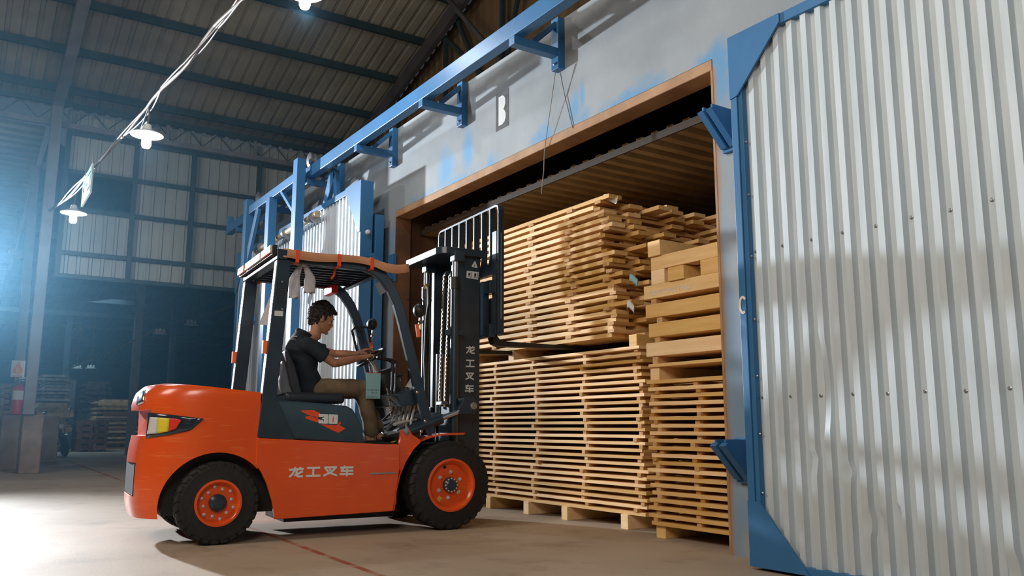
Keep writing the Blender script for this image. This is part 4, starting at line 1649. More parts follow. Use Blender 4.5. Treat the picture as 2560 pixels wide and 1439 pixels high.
m.build('front_axle', 'black_metal', FK)
m = MB()
m.box((-1.06, -2.22, 0.20), (-0.24, -1.36, 0.78))
m.box((-1.1, -1.93, 0.24), (-0.2, -1.8, 0.38))
m.box((-0.9, -2.15, 0.42), (-0.4, -1.62, 0.95))
m.build('rear_axle', 'black_metal', FK)
# lettering on the side body
p0, p1 = S(722, 1193, -.033), S(884, 1192, -.033)
ht = S(800, 1168, -.033).z - S(800, 1193, -.033).z
step = (p1.y - p0.y) / 3.86
for i, k in enumerate(('long', 'gong', 'cha', 'che')):
    m = MB()
    strokes(m, HANZI[k], 0.205, lambda u, v, d, i=i: (-0.0345 + d, p0.y + i * step + u, p0.z + v), (step * 0.84, ht), 0, 0.002)
    m.build('lettering', 'white_paint', ch)
m = MB()
q = S(925, 1183, -.033)
m.box((-0.035, q.y, q.z - 0.006), (-0.028, q.y + 0.22, q.z + 0.006))
m.build('weld_slot', 'steel', ch)

# ---- hood and side panel
hp = [S(x, y, -.05) for x, y in ((688, 998), (790, 1006), (868, 1014), (883, 1022), (903, 1058), (913, 1110), (735, 1098), (690, 1020))]
m = MB()
m.prism([(p.y, p.z) for p in hp], side, -0.05, -1.25)
hood = m.build('hood', 'hood_grey', FK, bevel=0.018, segs=3, smooth=35)
# 30 badge
def flat(name, polys, X, m_, parent, t=0.002):
    k = MB()
    for pl in polys:
        qq = [S(x, y, X) for x, y in pl]
        k.prism([(p.y, p.z) for p in qq], side, X, X + t)
    return k.build(name, m_, parent)


fb = lambda pl: [(740 + x / 14.39, 1000 + y / 14.39) for x, y in pl]
flat('orange_flash', [fb([(165, 395), (240, 360), (620, 350), (860, 460), (860, 560), (760, 640), (700, 600), (480, 545), (230, 430)]),
                      fb([(330, 590), (480, 560), (760, 650), (860, 690), (770, 805), (340, 650)]),
                      fb([(880, 860), (1450, 900), (1600, 760), (1620, 830), (1560, 890), (1780, 1010), (1530, 1165), (1300, 1080)])], -0.0495, 'orange_strap', hood)
flat('number_badge', [fb([(830, 490), (1140, 500), (1160, 530), (1155, 640), (1130, 670), (1150, 700), (1140, 830), (1110, 850), (815, 825), (800, 790), (815, 700), (960, 705), (985, 770), (1000, 760), (1000, 690), (930, 670), (935, 640), (1005, 610), (1000, 570), (960, 610), (830, 600), (815, 520)]),
                      fb([(1200, 500), (1490, 520), (1510, 550), (1490, 830), (1450, 855), (1180, 845), (1160, 820), (1180, 530)])], -0.047, 'white_paint', hood, 0.003)
flat('badge_slot', [fb([(1330, 580), (1355, 580), (1350, 780), (1310, 785)])], -0.0436, 'orange_strap', hood, 0.001)

# ---- overhead guard
m = MB()
rp = [(p.y, p.z) for p in [S(x, y, -.04) for x, y in ((693, 648), (728, 650), (712, 820), (692, 992), (738, 1100), (643, 1093), (657, 978))]]
m.prism(rp, side, -0.04, -0.12)
post = m.build('rear_post', 'dark_paint', FK, bevel=0.006)
for k in range(9):
    z_ = S(703, 708 + k * 6.0, -.04)
    m = MB()
    m.box((-0.041, z_.y - 0.032, z_.z - 0.005), (-0.0385, z_.y + 0.032, z_.z + 0.005))
    m.build('vent_slot', 'black_metal', post)
m = MB()
z_ = S(697, 783, -.04)
m.box((-0.041, z_.y - 0.033, z_.z - 0.02), (-0.0385, z_.y + 0.033, z_.z + 0.02))
m.build('rating_plate', 'lens_white', post)
m = MB()
for y_ in (704, 772):
    z_ = S(705, y_, -.04)
    m.lathe([(0.008, 0), (0.008, 0.003)], (-0.0395, z_.y, z_.z), (1, 0, 0), 8)
m.build('screw', 'steel', post)
m = MB()
m.prism(rp, side, -1.18, -1.26)
m.build('rear_post', 'dark_paint', FK, bevel=0.006)
for x_ in (-0.08, -1.22):
    m = MB()
    q = S(669, 866, -.04)
    m.box((x_ - 0.02, q.y - 0.03, q.z - 0.05), (x_ + 0.02, q.y + 0.002, q.z + 0.05))
    m.build('side_reflector', 'amber_lens', FK)
fp = [S(x, y, -0.12) for x, y in ((1076, 1084), (1056, 1010), (1040, 945), (1022, 870), (1005, 800), (993, 758), (977, 722), (958, 694), (935, 675), (908, 665))]
fpts = [tuple(p) for p in fp] + [(-0.12, S(860, 658, -.12).y, S(905, 664, -.12).z + 0.005), (-0.12, -1.45, S(905, 664, -.12).z + 0.012)]
ZG = fpts[-1][2]
gp = None
for X_ in (-0.12, -1.18):
    m = MB()
    m.sweep([(X_, p[1], p[2]) for p in fpts], 0.085, 0.055, up=(1, 0, 0))
    g = m.build('front_post', 'dark_paint', FK, bevel=0.008)
    gp = gp or g
m = MB()
for x_, y_ in ((1063, 1052), (1053, 1078), (1043, 980)):
    q = S(x_, y_, -0.09)
    m.lathe([(0.014, 0), (0.014, 0.006), (0.006, 0.010)], (-0.092, q.y, q.z), (1, 0, 0), 8)
m.build('bolt', 'steel', gp)
m = MB()
m.box((-1.26, -1.52, ZG - 0.035), (-0.04, -1.44, ZG + 0.045))
m.build('roof_frame', 'dark_paint', FK, bevel=0.005)
m = MB()
m.box((-1.2, -0.62, ZG - 0.05), (-0.1, -0.56, ZG - 0.01))
m.build('roof_crossbar', 'dark_paint', FK, bevel=0.005)
for k in range(8):
    x_ = -0.24 - k * 0.117
    m = MB()
    m.box((x_ - 0.012, -1.45, ZG - 0.035), (x_ + 0.012, -0.60, ZG + 0.015))
    m.build('roof_slat', 'dark_paint', FK)
# rear light bar on the roof edge
m = MB()
m.box((-1.27, -1.555, ZG + 0.0), (-0.05, -1.52, ZG + 0.075))
lb = m.build('light_bar', 'black_metal', FK, bevel=0.003)
for (a, c, mm, nm) in ((-0.36, -0.12, 'amber_lens', 'tail_light'), (-1.25, -1.02, 'amber_lens', 'tail_light'), (-0.95, -0.40, 'lens_white', 'tail_light'), (-0.11, -0.055, 'lens_white', 'tail_light')):
    m = MB()
    m.box((a, -1.575, ZG + 0.01), (c, -1.555, ZG + 0.072))
    m.build(nm, mm, lb, bevel=0.004)
# sagging cover sheet tied on the roof
m = MB()
vs, fs = [], []
nx, ny = 8, 22
for i in range(ny + 1):
    v = i / ny
    y = -1.47 + 1.06 * v
    for j in range(nx + 1):
        u = j / nx
        x = -1.24 + 1.19 * u
        z = ZG + 0.055 + 0.012 * math.sin(PI * u) - 0.02 * v - 0.045 * max(0, v - 0.72) / 0.28 * (0.4 + 0.6 * math.cos((v - 0.72) * 9))
        z += 0.012 * math.sin(v * 9 + u * 3) * (0.3 + v)
        vs.append((x, y, z))
for i in range(ny):
    for j in range(nx):
        p = i * (nx + 1) + j
        fs.append((p, p + 1, p + nx + 2, p + nx + 1))
m.add(vs, fs)
# drooping right-hand edge of the sheet
vs2, fs2 = [], []
for i in range(ny + 1):
    v = i / ny
    p = vs[i * (nx + 1) + nx]
    vs2 += [p, (p[0] + 0.012, p[1], p[2] - 0.072 - 0.02 * math.sin(v * 7 + 1) * v + 0.02 * max(0, v - .8) * 5)]
for i in range(ny):
    fs2.append((2 * i, 2 * i + 1, 2 * i + 3, 2 * i + 2))
m.add(vs2, fs2)
cov = m.build('canopy_sheet', 'card_orange', FK, smooth=60)
sd = cov.modifiers.new('thickness', 'SOLIDIFY')
sd.thickness = 0.004
for (x_, y_) in ((-0.085, -1.36), (-0.085, -1.02), (-0.085, -0.74), (-1.215, -1.40), (-1.215, -1.2), (-1.215, -0.98), (-1.215, -0.78)):
    m = MB()
    m.box((x_ - 0.038, y_ - 0.014, ZG - 0.055), (x_ + 0.05, y_ + 0.014, ZG - 0.048))
    m.box((x_ + 0.044, y_ - 0.014, ZG - 0.055), (x_ + 0.05, y_ + 0.014, ZG + 0.05))
    m.build('tie_strap', 'orange_strap', FK)
m = MB()
m.tube([(-0.20, -1.0, ZG - 0.04), (-0.20, -1.01, ZG - 0.10), (-0.21, -1.03, ZG - 0.13)], 0.01, 6)
m.build('tie_strap', 'orange_strap', FK)
m = MB()
m.box((-1.10, -0.82, ZG - 0.14), (-0.86, -0.76, ZG - 0.06))
m.build('beacon_box', 'red_plastic', FK, bevel=0.012)
m = MB()
q = S(953, 717, -.55)
m.bar((q.x, q.y - .02, q.z + 0.05), (q.x + 0.01, q.y + .03, q.z - 0.05), 0.2, 0.012, up=(0, 1, 0))
m.build('inner_mirror', 'chrome', FK)

# ---- fender
arc = [S(x, y, -0.04) for x, y in ((986, 1276), (990, 1235), (1000, 1190), (1014, 1155), (1032, 1125), (1052, 1104), (1076, 1090), (1105, 1083), (1163, 1081))]
for x0, s_ in ((-0.04, 1), (-1.26, -1)):
    m = MB()
    n = len(arc)
    vs = []
    for p in arc:
        vs += [(x0, p.y, p.z), (x0 - s_ * 0.24, p.y, p.z), (x0 - s_ * 0.24, p.y - 0.008, p.z - 0.016 if p.y > -.2 else p.z), (x0, p.y - 0.008, p.z - 0.016 if p.y > -.2 else p.z)]
    fs = [(0, 1, 2, 3), tuple(4 * (n - 1) + k for k in (3, 2, 1, 0))]
    for i in range(n - 1):
        for k in range(4):
            fs.append((4 * i + k, 4 * i + 4 + k, 4 * i + 4 + (k + 1) % 4, 4 * i + (k + 1) % 4))
    m.add(vs, fs)
    if s_ == 1:
        br = [(p.y, p.z) for p in [S(x, y, -.06) for x, y in ((998, 1112), (1005, 1075), (1022, 1070), (1030, 1085), (1052, 1100), (1032, 1122), (1014, 1152), (1000, 1190))]]
        m.prism(br, side, -0.06, -0.10)
    m.build('fender', 'orange_paint', FK, smooth=50)
m = MB()
q = S(1017, 1078, -0.05)
m.lathe([(0.028, 0), (0.028, 0.008), (0.012, 0.012)], (-0.058, q.y, q.z), (1, 0, 0), 12)
m.build('pivot_pin', 'steel', FK)

# ---- floor, pedals, dash
m = MB()
m.box((-1.22, -0.79, 0.695), (-0.09, -0.10, 0.712))
m.build('floor_mat', 'rubber', FK, bevel=0.004)
m = MB()
m.bar((-0.62, -0.45, 0.74), (-0.62, -0.06, 0.95), 0.95, 0.03)
m.build('toe_board', 'black_metal', FK)
for i, (x_, y_) in enumerate(((-0.40, -0.36), (-0.62, -0.38), (-0.95, -0.37))):
    m = MB()
    m.bar((x_, y_, 0.80), (x_, y_ + 0.09, 0.88), 0.09, 0.018)
    m.tube([(x_, y_ + 0.06, 0.86), (x_, y_ + 0.2, 0.98), (x_, y_ + 0.22, 1.06)], 0.012, 6)
    m.build('pedal', 'steel', FK)
m = MB()
dp = [(p.y, p.z) for p in [S(x, y, -0.2) for x, y in ((985, 985), (1052, 965), (1062, 1010), (1000, 1015))]]
m.prism(dp, side, -0.16, -1.14)
m.build('dashboard', 'dark_paint', FK, bevel=0.01)
m = MB()
q = S(1022, 962, -0.35)
m.bar((q.x, q.y, q.z - 0.03), (q.x, q.y + 0.05, q.z + 0.05), 0.06, 0.05)
m.build('papers', 'paper_white', FK)
m = MB()
for i in range(6):
    x_ = -0.25 - 0.09 * i
    m.tube([(x_, -0.30, 0.74), (x_ + 0.01, -0.28, 0.9), (x_, -0.24, 1.05)], 0.011, 6)
    m.tube([(x_, -0.42 + 0.03 * i, 0.86), (x_ - 0.08, -0.2, 0.9)], 0.013, 6)
m.build('hydraulic_pipes', 'zinc', FK)
m = MB()
for i in range(4):
    x_ = -0.28 - 0.06 * i
    m.tube([(x_, -0.30, 1.02), (x_, -0.36, 1.2), (x_, -0.37, 1.26)], 0.008, 6)
    m.ball((x_, -0.37, 1.28), 0.02, 10, 6)
m.build('control_levers', 'black_metal', FK)
# steering: column, instrument pod, wheel
WC = S(927, 893, XC)
m = MB()
m.tube([(XC, -0.16, 0.98), (XC, WC.y + 0.03, WC.z - 0.10), (XC, WC.y, WC.z - 0.01)], [0.06, 0.045, 0.03], 12)
m.build('steering_column', 'steel', FK, smooth=50)
m = MB()
q0 = S(965, 960, XC)
m.lathe([(0.10, -0.12), (0.12, 0.0), (0.12, 0.10), (0.09, 0.13)], (XC + 0.02, q0.y, q0.z), (0, -0.35, 0.9), 20)
m.build('instrument_pod', 'black_plastic', FK, smooth=40)
m = MB()
ax = Vector((0, -0.58, 0.81)).normalized()
e1 = Vector((1, 0, 0))
e2 = ax.cross(e1)
ring = [Vector((XC, WC.y, WC.z)) + (e1 * math.cos(a) + e2 * math.sin(a)) * 0.135 for a in [2 * PI * k / 28 for k in range(29)]]
m.tube(ring, 0.015, 8, cap=False)
for a in (0.3, 2.4, 4.5):
    m.bar(Vector((XC, WC.y, WC.z)) - ax * 0.02, Vector((XC, WC.y, WC.z)) + (e1 * math.cos(a) + e2 * math.sin(a)) * 0.13, 0.03, 0.012)
m.lathe([(0.04, -0.03), (0.045, 0.0), (0.02, 0.015)], (XC, WC.y, WC.z), ax, 14)
m.build('steering_wheel', 'black_plastic', FK, smooth=50)
# black guard loops beside the steering wheel
for X_, o_ in ((-0.30, 0), (-0.36, -1)):
    m = MB()
    qq = [S(x + o_ * 9, y + o_ * -1, X_) for x, y in ((942, 893), (980, 899), (990, 906), (989, 960), (984, 1003))]
    m.tube(qq, 0.011, 7)
    m.build('guard_loop', 'black_metal', FK)
m = MB()
m.tube([S(926, 855, -1.05), S(920, 818, -1.05), S(888, 818, -1.05), S(880, 826, -1.05), S(893, 880, -1.05)], 0.012, 7)
m.build('grab_handle', 'black_metal', FK)

# ---- seat
m = MB()
m.box((-0.92, -1.32, S(800, 1002, -.4).z - 0.02), (-0.38, -0.82, S(800, 1002, -.4).z + 0.07))
m.build('seat_cushion', 'seat_vinyl', FK, bevel=0.03, segs=3, smooth=60)
sb_ = [S(x, y, -0.40) for x, y in ((712, 875), (722, 870), (740, 915), (757, 985), (770, 1004), (742, 1006), (726, 960))]
m = MB()
m.prism([(p.y, p.z) for p in sb_], side, -0.40, -0.90)
m.build('seat_backrest', 'seat_vinyl', FK, bevel=0.02, segs=3, smooth=60)
m = MB()
m.prism([(p.y, p.z) for p in [S(x, y, -0.44) for x, y in ((706, 900), (716, 905), (728, 962), (737, 985), (703, 985), (698, 950))]], side, -0.44, -0.86)
m.build('seat_shell', 'seat_shell', FK, bevel=0.012)

# ---- mast
MT = 2.40
mast = None
for X0, X1 in ((-0.28, -0.37), (-1.02, -0.93)):
    m = MB()
    m.box((X0, 0.16, 0.16), (X1, 0.39, MT))
    o = m.build('mast_rail', 'dark_paint', FK, bevel=0.008)
    mast = mast or o
for X0, X1 in ((-0.40, -0.46), (-0.90, -0.84)):
    m = MB()
    m.box((X0, 0.18, 0.20), (X1, 0.36, MT - 0.02))
    m.build('inner_rail', 'dark_paint', FK, bevel=0.005)
m = MB()
pl = [(-0.215, 0.41), (-0.215, 0.02), (-0.24, -0.02), (-0.30, -0.05), (-1.00, -0.05), (-1.05, -0.02), (-1.07, 0.06), (-1.07, 0.41)]
m.prism(pl, lambda u, v, d: (u, v, d), MT - 0.035, MT + 0.03)
m.build('top_plate', 'dark_paint', FK, bevel=0.006)
for z0, z1, y0, y1 in ((1.50, 1.62, 0.30, 0.36), (0.95, 1.02, 0.14, 0.30), (0.30, 0.55, 0.20, 0.36), (2.2, 2.32, 0.28, 0.34)):
    m = MB()
    m.box((-0.93, y0, z0), (-0.37, y1, z1))
    m.build('cross_member', 'dark_paint', FK, bevel=0.005)
m = MB()
m.box((-0.80, 0.13, 0.56), (-0.33, 0.15, 0.93))
m.build('guard_plate', 'dark_paint', FK)
# lift cylinders seen from behind
for cx_ in (Bk(1136, 860, 0.09).x, Bk(1064, 860, 0.09).x):
    m = MB()
    m.lathe([(0.038, 0.62), (0.038, 2.04)], (cx_, 0.09, 0), (0, 0, 1), 16)
    m.build('lift_cylinder', 'dark_paint', FK, smooth=40)
    m = MB()
    m.lathe([(0.045, 2.04), (0.045, 2.15)], (cx_, 0.09, 0), (0, 0, 1), 16)
    m.build('cylinder_gland', 'black_metal', FK, smooth=40)
    m = MB()
    m.lathe([(0.026, 2.15), (0.026, 2.30)], (cx_, 0.09, 0), (0, 0, 1), 14)
    m.build('cylinder_rod', 'chrome', FK, smooth=40)
    m = MB()
    m.box((cx_ - 0.05, 0.06, 2.29), (cx_ + 0.05, 0.16, MT - 0.02))
    m.build('rod_head', 'dark_paint', FK, bevel=0.008)
m = MB()
cx_ = Bk(1090, 860, 0.10).x
m.lathe([(0.045, 0.62), (0.045, 1.50)], (cx_ - 0.02, 0.16, 0), (0, 0, 1), 14)
m.build('free_lift_cylinder', 'chrome', FK, smooth=40)
m = MB()
m.box((Bk(1136, 826, 0.06).x - 0.05, 0.04, Bk(1136, 826, .06).z - 0.03), (-0.285, 0.17, Bk(1136, 826, .06).z + 0.02))
m.build('cylinder_clamp', 'dark_paint', FK, bevel=0.004)
for pxa, pxb in ((1110, 1098), (1124, 1112)):
    a, c = Bk(pxa, 690, 0.10), Bk(pxb, 1000, 0.10)
    m = MB()
    n = 60
    for i in range(n):
        p = a.lerp(c, (i + .5) / n)
        hh = (a - c).length / n
        if i % 2:
            m.box((p.x - 0.011, p.y - 0.004, p.z - hh * .62), (p.x + 0.011, p.y + 0.004, p.z + hh * .62))
        else:
            m.box((p.x - 0.006, p.y - 0.009, p.z - hh * .62), (p.x + 0.006, p.y + 0.009, p.z + hh * .62))
    m.build('lift_chain', 'chain_metal', FK)
    m = MB()
    m.lathe([(0.03, -0.02), (0.055, -0.018), (0.055, 0.018), (0.03, 0.02)], (a.x, 0.155, a.z), (1, 0, 0), 18)
    m.build('chain_wheel', 'black_metal', FK, smooth=40)
m = MB()
q = Bk(1105, 1002, 0.10)
m.box((q.x - 0.08, 0.08, q.z - 0.03), (q.x + 0.08, 0.12, q.z - 0.005))
m.build('chain_anchor', 'steel', FK)
m = MB()
hq = [Bk(1066, 716, 0.05), Bk(1071, 720, 0.03), Bk(1072, 760, 0.03), Bk(1066, 800, 0.04), Bk(1062, 900, 0.04), Bk(1066, 1010, 0.05)]
m.tube(hq, 0.016, 8)
m.build('hydraulic_hose', 'black_plastic', FK)
m = MB()
m.ball(hq[0], 0.03, 8, 6)
m.build('hose_fitting', 'brass', FK)
# tilt cylinder
a, c = S(1020, 1078, -0.13), S(1182, 1014, -0.13)
m = MB()
m.tube([a, a.lerp(c, 0.50)], 0.048, 16)
m.build('tilt_cylinder', 'dark_paint', FK, smooth=40)
m = MB()
m.tube([a.lerp(c, 0.5), c], 0.022, 12)
m.build('tilt_rod', 'chrome', FK, smooth=40)
m = MB()
kn = [(p.y, p.z) for p in [S(x, y, -0.10) for x, y in ((1150, 1036), (1146, 1020), (1160, 995), (1180, 992), (1192, 1002), (1193, 1022), (1186, 1034))]]
m.prism(kn, side, -0.09, -0.30)
m.build('tilt_bracket', 'dark_paint', FK, bevel=0.006)
m = MB()
m.lathe([(0.032, 0), (0.032, 0.01), (0.014, 0.016)], (-0.09, S(1182, 1014, -.1).y, S(1182, 1014, -.1).z), (1, 0, 0), 12)
m.build('pivot_pin', 'steel', FK)
# decals and lettering on the mast side (x = -0.28 face)
XM = -0.2795
for k, (y_, nm) in enumerate(((889, 'long'), (923, 'gong'), (955, 'cha'), (986, 'che'))):
    m = MB()
    hm = S(1175, y_ - 19, XM).z - S(1175, y_, XM).z
    p0_ = S(1165 - k * 1.0, y_ - 6, XM)
    ww = S(1188, y_, XM).y - S(1166, y_, XM).y
    strokes(m, HANZI[nm], 0.17, lambda u, v, d: (XM + d, p0_.y + u, p0_.z + v), (ww, hm), 0, 0.002)
    m.build('lettering', 'white_paint', mast)


def mpoly(pl):
    return [(p.y, p.z) for p in [S(1020 + x / 8, 600 + y / 8, XM) for x, y in pl]]


m = MB()
m.prism(mpoly([(1270, 520), (1330, 420), (1345, 420), (1390, 545), (1380, 560), (1280, 535)]), side, XM, XM + 0.0015)
m.prism(mpoly([(1175, 610), (1415, 640), (1400, 790), (1168, 750)]), side, XM, XM + 0.0015)
dk = m.build('warning_decal', 'paper_white', mast)
m = MB()
m.prism(mpoly([(1322, 490), (1338, 492), (1334, 530), (1322, 528)]), side, XM + 0.0015, XM + 0.0025)
for dx in (0, 118):
    dy = dx * .12
    f_ = lambda pl: mpoly([(x + dx, y + dy) for x, y in pl])
    m.prism(f_([(1205, 655), (1235, 650), (1248, 675), (1235, 705), (1205, 700)]), side, XM + 0.0015, XM + 0.0025)
    m.prism(f_([(1205, 700), (1216, 702), (1205, 742), (1196, 740)]), side, XM + 0.0015, XM + 0.0025)
    m.prism(f_([(1225, 704), (1238, 704), (1248, 748), (1236, 746)]), side, XM + 0.0015, XM + 0.0025)
    m.prism(f_([(1268, 640), (1276, 641), (1272, 755), (1264, 754)]), side, XM + 0.0015, XM + 0.0025)
m.build('decal_print', 'ink', dk)

# ---- carriage, load backrest, forks
CY = 0.535
for z_ in (1.70, 2.10):
    m = MB()
    m.box((-1.35, CY - 0.09, z_ - 0.06), (-0.20, CY - 0.03, z_ + 0.06))
    m.build('carriage_bar', 'dark_paint', FK, bevel=0.006)
for x_ in (-0.34, -0.46):
    m = MB()
    m.box((x_ - 0.03, CY - 0.10, 1.66), (x_ + 0.03, CY - 0.04, 2.16))
    m.build('carriage_plate', 'dark_paint', FK)
tl, tr = Bk(1103, 578, CY), Bk(1252, 512, CY)
xl, xr, zt_ = tl.x, tr.x, tr.z
m = MB()
m.sweep([(xl, CY, 2.2), (xl, CY, zt_ - 0.05), (xl + 0.012, CY, zt_ - 0.012), (xl + 0.05, CY, zt_), (xr - 0.05, CY, zt_), (xr - 0.012, CY, zt_ - 0.012), (xr, CY, zt_ - 0.05), (xr, CY, 1.66)], 0.022, 0.06, up=(0, 1, 0))
lbk = m.build('load_backrest', 'dark_paint', FK, bevel=0.003)
for k in range(1, 8):
    x_ = xl + (xr - xl) * k / 8
    m = MB()
    m.box((x_ - 0.011, CY - 0.03, 2.30), (x_ + 0.011, CY + 0.03, zt_ - 0.01))
    m.build('backrest_bar', 'dark_paint', lbk)
m = MB()
m.box((xl, CY - 0.03, 2.28), (xr, CY + 0.03, 2.33))
m.box((xl, CY - 0.04, 2.22), (xr, CY - 0.02, 2.285))
m.build('backrest_crossbar', 'dark_paint', lbk)
m = MB()
m.box((xr - 0.10, CY - 0.035, 1.66), (xr - 0.02, CY + 0.03, 2.62))
for z_ in (1.74, 2.06, 2.12):
    m.lathe([(0.022, 0), (0.022, 0.012), (0.010, 0.016)], (xr - 0.018, CY, z_), (1, 0, 0), 8)
m.build('backrest_upright', 'dark_paint', lbk)
m = MB()
m.box((xr - 0.016, CY - 0.006, 1.80), (xr + 0.0125, CY + 0.004, 2.6))
m.build('reflector_strip', 'steel', lbk)
for x_ in (-0.30, -1.12):
    m = MB()
    w_ = 0.10
    m.prism([(CY - 0.03, 2.0), (CY + 0.012, 2.0), (CY + 0.016, 1.66), (CY + 0.05, 1.622), (CY + 0.12, 1.612), (CY + 0.9, 1.604), (CY + 1.07, 1.598), (CY + 1.07, 1.588), (CY + 0.9, 1.572), (CY + 0.05, 1.564), (CY - 0.01, 1.585), (CY - 0.03, 1.64)], side, x_ - w_ / 2, x_ + w_ / 2)
    m.build('fork', 'black_metal', FK, bevel=0.004)

# ---- wheels
def wheel(name, X, Y, rad, width, rim, nuts, nut_r, hub_r, side_):
    """side_: +1 faces right"""
    o = bpy.data.objects.new(name, None)
    COL.objects.link(o)
    o.parent = FK
    o.location = (X, Y, rad)
    s = side_
    m = MB()
    w = width
    prof = [(rim, 0.0), (rim + 0.02, 0.004 * -s), (rad * 0.86, -0.004 * s), (rad * 0.965, -0.022 * s), (rad * 0.985, -0.05 * s), (rad * 0.985, -(w - 0.05) * s), (rad * 0.965, -(w - 0.02) * s), (rad * 0.86, -w * s), (rim, -w * s)]
    m.lathe(prof, (0, 0, 0), (1, 0, 0), 64, cap=False)
    nl = 26
    for k in range(nl):
        for half in (0, 1):
            a0 = 2 * PI * (k + half * 0.5) / nl
            a1 = a0 + 2 * PI / nl * 0.66
            x0, x1 = ((-0.006 * s, -w * 0.47 * s) if half == 0 else (-(w - 0.006) * s, -w * 0.53 * s))
            vs = []
            for a, da in ((a0, 0.10), (a1, 0.10)):
                for xx, rr, sk in ((x0, rad * 0.875, 0), (x0, rad * 0.955, 0), (x0 - (0.022 * s if half == 0 else -0.022 * s), rad, 0.3), (x1, rad, 1), (x1, rad * 0.96, 1)):
                    an = a + da * sk
                    vs.append((xx, rr * math.cos(an), rr * math.sin(an)))
            fs = [(0, 1, 2, 3, 4), (9, 8, 7, 6, 5)] + [(i, i + 5, (i + 1) % 5 + 5, (i + 1) % 5) for i in range(5)]
            m.add(vs, fs)
    m.build('tyre', 'rubber', o, smooth=30)
    m = MB()
    m.lathe([(rim + 0.006, -0.012 * s), (rim + 0.004, 0.004 * s), (rim - 0.012, 0.006 * s), (rim - 0.022, -0.004 * s), (rim * 0.80, -0.035 * s), (rim * 0.78, -0.045 * s), (0.0, -0.045 * s)], (0, 0, 0), (1, 0, 0), 48, cap=False)
    rm = m.build('rim', 'orange_paint', o, smooth=35)
    for k in range(nuts):
        a = 2 * PI * (k + 0.4) / nuts
        rr = nut_r * (1.0 if nuts < 8 or k % 2 else 0.84)
        m = MB()
        m.lathe([(0.017, 0), (0.017, 0.004), (0.011, 0.006), (0.011, 0.018), (0.006, 0.024)] if nuts < 8 else [(0.012, 0), (0.012, 0.008), (0.005, 0.012)], (-0.045 * s, rr * math.cos(a), rr * math.sin(a)), (s, 0, 0), 10)
        m.build('wheel_nut', 'zinc', rm)
    m = MB()
    m.lathe([(hub_r, 0), (hub_r, 0.03), (hub_r * 0.75, 0.045), (hub_r * 0.62, 0.05), (hub_r * 0.58, 0.058)], (-0.045 * s, 0, 0), (s, 0, 0), 24)
    hb = m.build('hub', 'dark_paint', o, smooth=35)
    if nuts < 8:
        m = MB()
        for k in range(12):
            a = 2 * PI * k / 12
            m.lathe([(0.008, 0), (0.008, 0.006)], (-0.006 * s, hub_r * 0.85 * math.cos(a), hub_r * 0.85 * math.sin(a)), (s, 0, 0), 6)
        m.build('hub_bolts', 'zinc', hb)
    return o, rm


fw, frm = wheel('front_wheel', 0.0, -0.01, 0.362, 0.225, 0.212, 6, 0.105, 0.062, 1)
m = MB()
m.bar((-0.0445, -0.095, -0.105), (-0.0435, -0.06, -0.14), 0.05, 0.001)
m.prism([(-0.09, -0.085), (-0.065, -0.11), (-0.088, -0.135), (-0.113, -0.11)], side, -0.0448, -0.0435)
m.build('sticker', 'yellow_sticker', frm)
m = MB()
m.ball((-0.045, -0.045, 0.145), (0.006, 0.018, 0.013), 10, 6)
m.build('valve_hole', 'black_metal', frm)
wheel('front_wheel', 2 * XC, -0.01, 0.362, 0.225, 0.212, 6, 0.105, 0.062, -1)
wheel('rear_wheel', -0.01, -1.865, 0.296, 0.18, 0.162, 12, 0.118, 0.062, 1)
wheel('rear_wheel', 2 * XC + 0.01, -1.865, 0.296, 0.18, 0.162, 12, 0.118, 0.062, -1)

# ---- side mirrors and indicators on the front posts
for (cx, cy, X_, r_) in ((1048, 776, -0.16, 0.062), (930, 810, -1.14, 0.058)):
    q = S(cx, cy, X_)
    m = MB()
    m.ball(q, (0.06, r_ * 0.86, r_), 16, 10)
    o = m.build('side_mirror', 'black_plastic', FK, smooth=60)
    m = MB()
    m.tube([q + Vector((0, 0.01, -0.05)), q + Vector((0, 0.0, -0.12)), q + Vector((-0.02, -0.01, -0.14))], 0.009, 6)
    m.tube([q + Vector((0, 0.0, -0.10)), q + Vector((0.03, 0.02, -0.10))], 0.014, 6)
    m.build('mirror_arm', 'steel', o)
    m = MB()
    m.bar(q + Vector((0.0, -0.02, -0.12)), q + Vector((0.0, 0.0, -0.23)), 0.03, 0.03)
    m.build('indicator', 'amber_lens', o, bevel=0.004)
m = MB()
m.tube([S(1020, 749, -.14), S(1040, 748, -.2), S(1058, 752, -.2), S(1064, 768, -.2), S(1060, 800, -.2)], 0.007, 6)
m.build('mirror_stay', 'black_metal', FK)
m = MB()
q = Bk(1058, 817, 0.09)
m.lathe([(0.0395, -0.025), (0.0395, 0.025)], (q.x, 0.09, q.z), (0, 0, 1), 14)
m.build('yellow_band', 'yellow', FK)
m = MB()
q = S(988, 1088, -0.2)
m.bar((q.x, q.y - 0.03, 0.714), (q.x, q.y + 0.03, 0.73), 0.05, 0.003)
m.build('sticker', 'yellow', FK)

